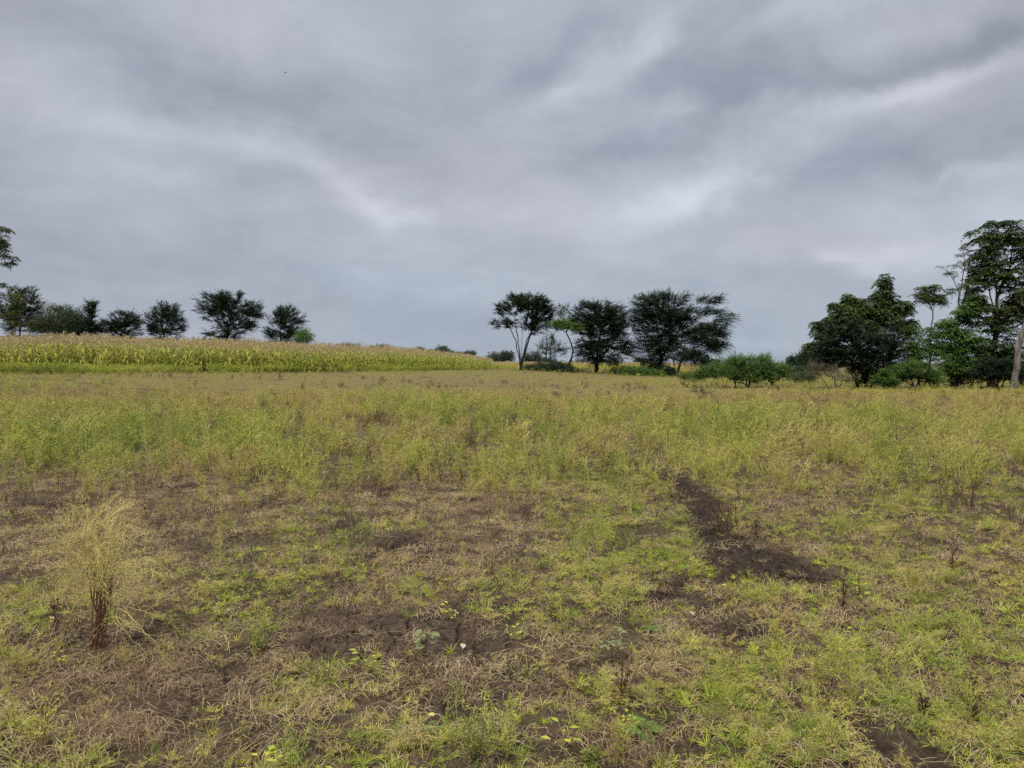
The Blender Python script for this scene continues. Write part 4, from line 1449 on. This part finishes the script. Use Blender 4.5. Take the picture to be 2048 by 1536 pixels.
# --- saplings and dead branches standing in the field
tree('sapling', 'small sparse sapling with a curved dark stem in the field below the feathery shrubs', 'sapling', hit(1398, 806)[1], 1398,
     [[(1398, None), (1394, 790), (1386, 778), (1376, 770)], [(1392, 785), (1380, 775)]],
     [(1384, 762, 18, 8), (1375, 770, 12, 6), (1408, 790, 22, 12), (1395, 780, 16, 10)], 46, 'spray', L_olive, M_bark, .022, .9, 151, None, Lt=.22, leafL=.05, leafW=.022, twigs=4, per=7, flat=.9,
     seg=.12, r_tip=.004, foliage='foliage')
tree('dead_branch', 'bare forked dead branch leaning right in the dry grass below the twiggy bush', 'branch', hit(1618, 808)[1], 1618,
     [[(1616, None), (1628, 800), (1644, 786)], [(1628, 800), (1618, 788), (1606, 780)], [(1636, 793), (1648, 790)]],
     [(1645, 782, 10, 4), (1604, 778, 6, 4), (1655, 788, 8, 4), (1620, 785, 8, 4)], 16, 'bare', None, M_bark, .022, .8, 152, None, seg=.12, r_tip=.006)
tree('dead_branch', 'bare upright dead branch with low side twigs right of the forked one', 'branch', hit(1662, 818)[1], 1662,
     [[(1662, None), (1664, 800), (1666, 782)], [(1662, 814), (1685, 808), (1695, 804)], [(1662, 812), (1652, 802)]],
     [(1688, 804, 12, 5), (1668, 782, 6, 6), (1652, 800, 8, 5), (1680, 812, 10, 4)], 18, 'bare', None, M_bark, .02, .8, 153, None, seg=.12, r_tip=.006)
tree('weed_sprig', 'small dark leafy sprig below the stems of the large feathery shrub', 'sprig', hit(1498, 806)[1], 1498,
     [[(1498, None), (1498, 796), (1496, 790)]],
     [(1498, 797, 10, 7), (1492, 792, 6, 4)], 26, 'puff', L_acacia, M_bark, .014, .9, 154, None, Lt=.05, leafL=.05, leafW=.025, per=14, seg=.1, r_tip=.004, foliage='foliage')
for i, (px, py, h, w, lab) in enumerate([
        (765, 768, 16, 18, 'dark dry weed clump near the crop edge left of the middle trees'),
        (1112, 800, 14, 14, 'dark dry weed clump beside the reddish trodden patch'),
        (725, 812, 18, 22, 'brownish dry weed clump below the crop, left of centre')]):
    D = hit(px, py)[1]
    tree('dry_weed', lab, 'weed', D, px, [[(px, None), (px - 3, py - h * .5)], [(px, None), (px + 4, py - h * .5)]],
         [(px, py - h * .6, w * .5, h * .4)], 34, 'spray', leaf_mat('dry_leaf', (.11, .075, .045), (.19, .14, .08)), M_grey, .015, .9, 160 + i, 'dry weed clumps in the field', Lt=.16, leafL=.05, leafW=.018, twigs=3, per=5, flat=1.5,
         seg=.12, r_tip=.004, foliage='foliage')


# ------------------------------------------------------------------ plants and bits in the foreground
def tall_weed():
    """the wispy straw-coloured plant on a reddish dry stem bundle"""
    r = np.random.default_rng(9)
    x, y = hit(195, 1306)
    z = float(height(np.array([x]), np.array([y]))[0])
    root = thing('tall_weed', 'tall wispy straw-yellow weed on a reddish brown dry stem bundle, front left', 'weed', (x, y, z))
    m_red = plain_mat('reddish_dry_stem', (.10, .048, .032), (.20, .105, .065), 60)
    m_yel = leaf_mat('wispy_straw', (.54, .47, .16), (.70, .62, .25), (.58, .47, .22), 3, .3)
    k = y / 2 / F
    g = Geo()
    tops = []
    for s in range(15):
        b = np.array([r.normal(0, .022), r.normal(0, .022), -.03])
        e = np.array([r.normal(.0, .028) + .03, r.normal(0, .05), r.uniform(.30, .52)])
        t = np.linspace(0, 1, 7)[:, None]
        p = b + (e - b) * t + r.normal(0, .006, (7, 3)) * np.sin(t * 3.14)
        g.tubes(p[:-1], p[1:], .0042, .0034, 5, 0)
        tops.append((p[-1], unit(p[-1] - p[-2])))
        for q in range(16):
            i = r.integers(0, 6)
            a = r.uniform(0, 6.28)
            d = np.array([math.cos(a), math.sin(a), r.uniform(-.9, .4)])
            g.leaves([p[i]], [d], r.normal(0, 1, 3), r.uniform(.02, .055), r.uniform(.004, .010), 0)
    for s in range(26):
        a = r.uniform(0, 6.28)
        st = np.array([.01, 0, r.uniform(.05, .3)]) + r.normal(0, .02, 3)
        e = st + np.array([math.cos(a), math.sin(a) * .6, r.uniform(-.2, .5)]) * r.uniform(.06, .2)
        g.tubes([st], [e], .0016, .0010, 3, 0)
    link('stem', g.mesh('stem', [m_red], True), root)
    g = Geo()

    def twig(p0, d0, L, rad, depth):
        n = 6
        d = d0.copy()
        pts = [p0]
        for i in range(n):
            d = unit(d + r.normal(0, .2, 3) + np.array([0, 0, -.05]))
            pts.append(pts[-1] + d * L / n)
        pts = np.array(pts)
        rr = np.linspace(rad, rad * .55, n + 1)
        g.tubes(pts[:-1], pts[1:], rr[:-1], rr[1:], 3, 0)
        if depth > 0:
            for c in range(r.integers(3, 6) if depth > 1 else r.integers(2, 5)):
                i = r.integers(1, n + 1)
                dd = unit(d + r.normal(0, .55, 3) * [1, .8, .7] + [0, 0, .15])
                twig(pts[i], dd, L * r.uniform(.4, .75), rad * .62, depth - 1)
        else:
            m = 3
            q = pts[r.integers(1, n + 1, m)] + r.normal(0, .002, (m, 3))
            g.leaves(q, r.normal(0, 1, (m, 3)) + d, r.normal(0, 1, (m, 3)), r.uniform(.006, .016, m), r.uniform(.002, .004, m), 0)
    for (p, d) in tops:
        for c in range(2):
            tx = r.normal(.05, .55)
            dd = unit(np.array([tx, r.normal(0, .32), 1.0]))
            twig(p, dd, r.uniform(.20, .42), .0021, 3)
    for c in range(24):
        dd = unit(np.array([r.choice([-1, 1]) * r.uniform(.5, 1.3), r.normal(0, .3), r.uniform(.45, 1.)]))
        twig(tops[c % len(tops)][0] * r.uniform(.35, .95), dd, r.uniform(.20, .38), .0019, 2)
    link('foliage', g.mesh('foliage', [m_yel]), root)


tall_weed()


def fore_stalk(px, py, top, lab, seed, style='stalk', group=None):
    """a single weed standing in the foreground, its foot and top read off the photograph"""
    r = np.random.default_rng(seed)
    x, y = hit(px, py)
    z = float(height(np.array([x]), np.array([y]))[0])
    h = (py - top) / 2 / F * y
    nm = {'stalk': 'dead_stalk_weed', 'leafy': 'leafy_weed', 'fern': 'feathery_weed', 'green': 'green_weed', 'seed': 'seeding_weed'}[style]
    root = thing(nm, lab, 'weed', (x, y, z), group)
    g, l = Geo(), Geo()
    t = np.linspace(0, 1, 9)[:, None]
    stems = {'stalk': 2, 'leafy': 1, 'fern': 1, 'green': 5, 'seed': 1}[style]
    for s in range(stems):
        spread = .38 if style == 'green' else .07
        lean = r.normal(0, spread, 2)
        hh = h * (1 if s == 0 else r.uniform(.6, .95))
        p = np.array([[r.normal(0, .008), r.normal(0, .008), -.02]]) + np.array([[lean[0], lean[1], 1.]]) * t * hh + r.normal(0, .012, (9, 3)) * t * h
        rad = (.0042 if style == 'stalk' else .0034) * (1.2 if y > 6 else 1)
        g.tubes(p[:-1], p[1:], np.linspace(rad, rad * .6, 8), np.linspace(rad * .95, rad * .5, 8), 6, 0)
        if style in ('stalk', 'seed'):
            for b in range(16):
                i = r.integers(2, 9)
                a = r.uniform(0, 6.28)
                e = p[i] + np.array([math.cos(a), math.sin(a), r.uniform(.4, 1.4)]) * r.uniform(.06, .2) * h
                g.tubes([p[i]], [e], rad * .45, rad * .3, 3, 0)
                m = 7
                l.leaves(e + r.normal(0, .001, (m, 3)), r.normal(0, 1, (m, 3)) + [0, 0, .3], r.normal(0, 1, (m, 3)), r.uniform(.008, .020, m), r.uniform(.003, .008, m))
            m = 12
            q = p[r.integers(0, 3, m)] + r.normal(0, .002, (m, 3)) * [1, 1, .6]
            l.leaves(q, r.normal(0, 1, (m, 3)) + [0, 0, -.2], r.normal(0, 1, (m, 3)), r.uniform(.02, .05, m), r.uniform(.006, .014, m))
        elif style == 'leafy':
            for b in range(12):
                i = r.integers(4, 9)
                a = r.uniform(0, 6.28)
                d = np.array([math.cos(a), math.sin(a), .5])
                e = p[i] + d * r.uniform(.25, .5) * h * .6
                g.tubes([p[i]], [e], rad * .5, rad * .4, 3, 0)
                l.leaves([e], [d * [1, 1, -.2]], r.normal(0, .3, 3) + [0, 0, 1.], r.uniform(.035, .055), r.uniform(.026, .04), 0, .5)
                l.leaves([e], [np.cross(d, [0, 0, 1.]) + d * .4], r.normal(0, .3, 3) + [0, 0, 1.], r.uniform(.03, .045), r.uniform(.02, .035), 0, .5)
        elif style == 'green':
            for b in range(14):
                i = r.integers(2, 9)
                a = r.uniform(0, 6.28)
                d = unit(np.array([math.cos(a), math.sin(a), r.uniform(.2, 1.)]))
                L = r.uniform(.2, .4) * h
                g.tubes([p[i]], [p[i] + d * L], rad * .4, rad * .3, 3, 0)
                m = 9
                q = p[i] + d * L * r.uniform(.2, 1.05, (m, 1))
                l.leaves(q, d + r.normal(0, .7, (m, 3)), r.normal(0, .6, (m, 3)) + [0, 0, 1.], r.uniform(.010, .024, m), r.uniform(.003, .007, m))
    if style == 'fern':
        for b in range(13):
            a = r.uniform(0, 6.28)
            L = r.uniform(.8, 1.4) * h * 1.3
            u = np.linspace(0, 1, 9)[:, None]
            el = r.uniform(.3, .9)
            p = np.array([[math.cos(a), math.sin(a), 0]]) * u * L + np.array([[0, 0, 1.]]) * L * (el * u - .55 * u ** 2) + [0, 0, .01]
            g.tubes(p[:-1], p[1:], .0016, .0012, 3, 0)
            sd = np.array([-math.sin(a), math.cos(a), 0])
            for i in range(2, 9):
                for sg in (-1, 1):
                    ll = L * .26 * (1.15 - .75 * abs(i / 8 - .45))
                    dd = sd * sg + np.array([math.cos(a), math.sin(a), 0]) * .7
                    m = 4
                    q = p[i] + unit(dd) * ll * np.linspace(.15, .9, m)[:, None]
                    for s2 in (-1, 1):
                        l.leaves(q, dd * .7 + np.cross(dd, [0, 0, 1.]) * s2 * .8 + r.normal(0, .1, (m, 3)), r.normal(0, .2, (m, 3)) + [0, 0, 1.], ll * .34, ll * .13)
    if style in ('stalk', 'seed'):
        for v, f in zip(l.v, l.f):
            g.v.append(v)
            g.f.append(f + g.n)
            g.mi.append(np.zeros(len(f), int))
        g.n += l.n
        l = Geo()
    mats = {'stalk': (M_dark, M_dark), 'seed': (M_fg_tan, M_fg_tan), 'leafy': (M_dark, M_fg_pale), 'fern': (M_fg_green, M_fg_fern), 'green': (M_fg_green, M_fg_lime)}[style]
    link('stem', g.mesh('stem', [mats[0]], True), root)
    if l.n:
        link('foliage' if style in ('leafy', 'fern', 'green') else 'seed_head', l.mesh('foliage', [mats[1]]), root)


M_fg_tan = plain_mat('tan_stalk', (.17, .105, .055), (.30, .20, .105), 40)
M_fg_green = plain_mat('green_stem', (.12, .13, .04), (.20, .20, .06), 40)
M_fg_pale = leaf_mat('pale_leaf', (.17, .21, .085), (.26, .29, .13), None, 12)
M_fg_fern = leaf_mat('fern_leaf', (.13, .24, .045), (.19, .31, .065), None, 12)
M_fg_lime = leaf_mat('lime_leaf', (.25, .27, .065), (.35, .35, .10), None, 12)
for i, (px, py, top, style, lab) in enumerate([
        (1684, 1226, 1155, 'stalk', 'dark dead stalk with a clumpy foot below the right end of the mud track'),
        (1850, 1434, 1375, 'stalk', 'short dark seed-headed stalk on bare soil near the lower right corner'),
        (1944, 1440, 1352, 'stalk', 'taller dark seed-headed stalk nearest the lower right corner'),
        (1908, 1142, 1096, 'stalk', 'reddish dark stalk on the right, beyond the fallen stick'),
        (1590, 1044, 962, 'seed', 'tall thin brown stalk right of the top of the mud track'),
        (1720, 1004, 930, 'seed', 'thin brown stalk in the pinkish dry patch, rightmost of the pair there'),
        (1508, 1076, 1030, 'stalk', 'thin dark twig standing at the right edge of the mud track'),
        (114, 1262, 1190, 'stalk', 'thin dark stalk standing left of the tall wispy weed'),
        (546, 1010, 955, 'seed', 'thin brown stalk among herbs, upper left of the cracked soil'),
        (1106, 1246, 1190, 'stalk', 'dark twin stalk between the cracked soil and the green strip'),
        (1240, 1400, 1295, 'stalk', 'dark leaning stalk left of the feathery green weed'),
        (850, 1312, 1262, 'leafy', 'small dark-stemmed weed with pale broad leaves on the cracked soil'),
        (512, 1300, 1240, 'green', 'bushy little green weed on the cracked soil right of the tall wispy weed'),
        (648, 1372, 1290, 'green', 'upright yellow-green weed in front of the cracked soil'),
        (946, 1536, 1425, 'green', 'tall thin green weed at the bottom edge, just left of centre'),
        (1226, 1330, 1262, 'leafy', 'pale round-leaved upright weed in the green strip right of the cracked soil'),
        (1288, 1470, 1440, 'fern', 'bright green feathery weed low in the grass, lower right of centre'),
        (1322, 1266, 1246, 'fern', 'small bright green feathery weed beyond the larger feathery one'),
        (868, 1462, 1440, 'fern', 'small bluish-green feathery weed near the bottom, left of centre'),
        (1180, 1536, 1490, 'green', 'pale green weed clump at the bottom edge, right of centre'),
        (1470, 1372, 1300, 'seed', 'wiry tan stalk on the dark soil right of the feathery weeds')]):
    fore_stalk(px, py, top, lab, 900 + i, style)


def fallen_stick(a, b, rad, lab, seed):
    r = np.random.default_rng(seed)
    (x0, y0), (x1, y1) = hit(*a), hit(*b)
    t = np.linspace(0, 1, 9)
    xs, ys = x0 + (x1 - x0) * t, y0 + (y1 - y0) * t
    zs = height(xs, ys)
    zs = np.maximum(zs, np.interp(t, [0, 1], [zs[0], zs[-1]])) + rad * 1.2
    p = np.stack([xs - x0, ys - y0, zs - zs[0]], 1) + r.normal(0, rad * .5, (9, 3))
    g = Geo()
    g.tubes(p[:-1], p[1:], np.linspace(rad, rad * .7, 8), np.linspace(rad * .95, rad * .6, 8), 7, 0)
    g.tubes([p[5]], [p[5] + [.05, .06, .02]], rad * .5, rad * .3, 5, 0)
    o = link('fallen_stick', g.mesh('fallen_stick', [M_grey], True), None, (x0, y0, zs[0]))
    tag(o, lab, 'stick')


fallen_stick((1970, 1276), (2018, 1304), .008, 'grey fallen stick lying in the grass near the right edge', 1)
fallen_stick((1368, 1350), (1420, 1372), .008, 'dark fallen stick lying on bare soil right of centre', 2)
fallen_stick((5, 1488), (110, 1476), .009, 'long grey fallen stick in the straw at the lower left corner', 3)
fallen_stick((918, 1216), (955, 1204), .006, 'thin grey fallen stick at the far edge of the cracked soil', 4)


def fallen_leaf(px, py, L, lab, seed, mat):
    r = np.random.default_rng(seed)
    x, y = hit(px, py)
    z = float(height(np.array([x]), np.array([y]))[0]) + .018
    g = Geo()
    a = r.uniform(0, 6.28)
    u = np.linspace(0, 1, 7)
    d, s = np.array([math.cos(a), math.sin(a), .12]), np.array([-math.sin(a), math.cos(a), 0])
    mid = d * (u[:, None] - .5) * L + np.array([0, 0, 1.]) * (.10 * L * np.sin(u * 3.1))[:, None]
    w = (.34 * L * np.sin(np.clip(u * .94 + .04, 0, 1) * math.pi) ** .8)[:, None]
    lft, rgt = mid + s * w + [0, 0, .16 * L], mid - s * w + [0, 0, .08 * L]
    for e in (lft, rgt):
        q = np.stack([mid[:-1], e[:-1], e[1:], mid[1:]], 1)
        g.quads(q, 0)
        q2 = q - np.array([0, 0, .0015])
        g.quads(q2[:, ::-1], 0)
    g.tubes([mid[0]], [mid[0] - d * L * .3], .0014, .001, 4, 0)
    o = link('fallen_leaf', g.mesh('fallen_leaf', [mat]), None, (x, y, z))
    tag(o, lab, 'leaf', 'fallen leaves')


M_lf = plain_mat('fallen_leaf_tan', (.30, .21, .11), (.42, .31, .17), 60)
M_lp = plain_mat('fallen_leaf_pale', (.32, .27, .20), (.42, .37, .28), 60)
M_ly = plain_mat('fallen_leaf_yellow', (.36, .33, .08), (.45, .41, .14), 60)
for i, (px, py, L, m, lab) in enumerate([
        (105, 1248, .055, M_lf, 'tan fallen leaf left of the tall wispy weed'),
        (926, 1304, .05, M_lp, 'pale fallen leaf chip on the cracked soil'),
        (1448, 1170, .06, M_ly, 'yellowish fallen leaf at the foot of the mud track'),
        (1034, 1500, .035, M_lp, 'small pinkish pale fallen leaf near the bottom edge'),
        (862, 1442, .04, M_ly, 'yellow fallen leaf beside the bluish-green feathery weed'),
        (1385, 1228, .05, M_lp, 'pale fallen leaf in the grass between mud track and green strip'),
        (982, 1226, .035, M_lp, 'whitish small fallen leaf at the far edge of the cracked soil')]):
    fallen_leaf(px, py, L, lab, 70 + i, m)


def clod(px, py, w, lab, seed):
    r = np.random.default_rng(seed)
    x, y = hit(px, py)
    z = float(height(np.array([x]), np.array([y]))[0])
    nu, nv = 16, 10
    th, ph = np.meshgrid(np.linspace(0, 2 * math.pi, nu, endpoint=False), np.linspace(-.5, 1.5, nv))
    d = np.stack([np.cos(th) * np.cos(ph), np.sin(th) * np.cos(ph), np.sin(ph)], 2).reshape(-1, 3)
    k = 1 + .55 * (fbm(d[:, 0] * 2 + seed, d[:, 1] * 2 + d[:, 2] * 3, seed, 3) - .5) + .25 * (fbm(d[:, 0] * 7 + seed, d[:, 1] * 7 + d[:, 2] * 5, seed, 2) - .5)
    v = d * k[:, None] * np.array([w, w * .8, w * .62])
    i = np.arange(nu)
    f = np.concatenate([np.stack([i + j * nu, (i + 1) % nu + j * nu, (i + 1) % nu + (j + 1) * nu, i + (j + 1) * nu], 1) for j in range(nv - 1)])
    o = link('earth_clod', mesh_np('earth_clod', v, f, [M_clod], None, True), None, (x, y, z))
    tag(o, lab, 'clod', 'dark earth clods')


M_clod = plain_mat('dark_earth', (.045, .032, .026), (.095, .07, .055), 30, .95)
for i, (px, py, w, lab) in enumerate([
        (850, 1172, .055, 'dark round earth clod alone in the thin grass above the cracked soil'),
        (826, 972, .09, 'small dark clod far out in the herbs, left of centre'),
        (1592, 1442, .05, 'dark earth clod in the green grass, lower right'),
        (160, 1006, .08, 'dark earth clod on the bare strip behind the tall wispy weed'),
        (1930, 1462, .05, 'dark earth clod half under grass near the lower right corner')]):
    clod(px, py, w, lab, 30 + i)


def bird(px, py, D):
    sx, sz = slope(px, py)
    loc = (sx * D, D, EYE + sz * D)
    root = thing('bird', 'small dark bird gliding high in the cloudy sky', 'bird', loc)
    m = plain_mat('dark_plumage', (.03, .03, .035), (.06, .06, .065), 8)
    g = Geo()
    p = np.array([[-.20, 0, .01], [-.12, 0, .015], [0, 0, .01], [.12, 0, -.01], [.22, 0, -.03], [.34, 0, -.05]])
    rad = np.array([.012, .045, .06, .05, .025, .012])
    g.tubes(p[:-1], p[1:], rad[:-1], rad[1:], 8, 0)
    link('body', g.mesh('body', [m], True), root)
    for sg in (1, -1):
        w = Geo()
        pts = np.array([[-.02, 0, .03], [-.06, sg * .18, .09], [.0, sg * .38, .08], [.12, sg * .55, .03]])
        wd = np.array([.17, .16, .12, .03])
        a, b = pts - np.array([1., 0, 0]) * wd[:, None] / 2, pts + np.array([1., 0, 0]) * wd[:, None] / 2
        for dz in (0, -.008):
            w.quads(np.stack([a[:-1], b[:-1], b[1:], a[1:]], 1) + [0, 0, dz], 0)
        link('wing', w.mesh('wing', [m]), root)
    root.rotation_euler = (R(8), R(14), R(62))


bird(571, 145, 190)
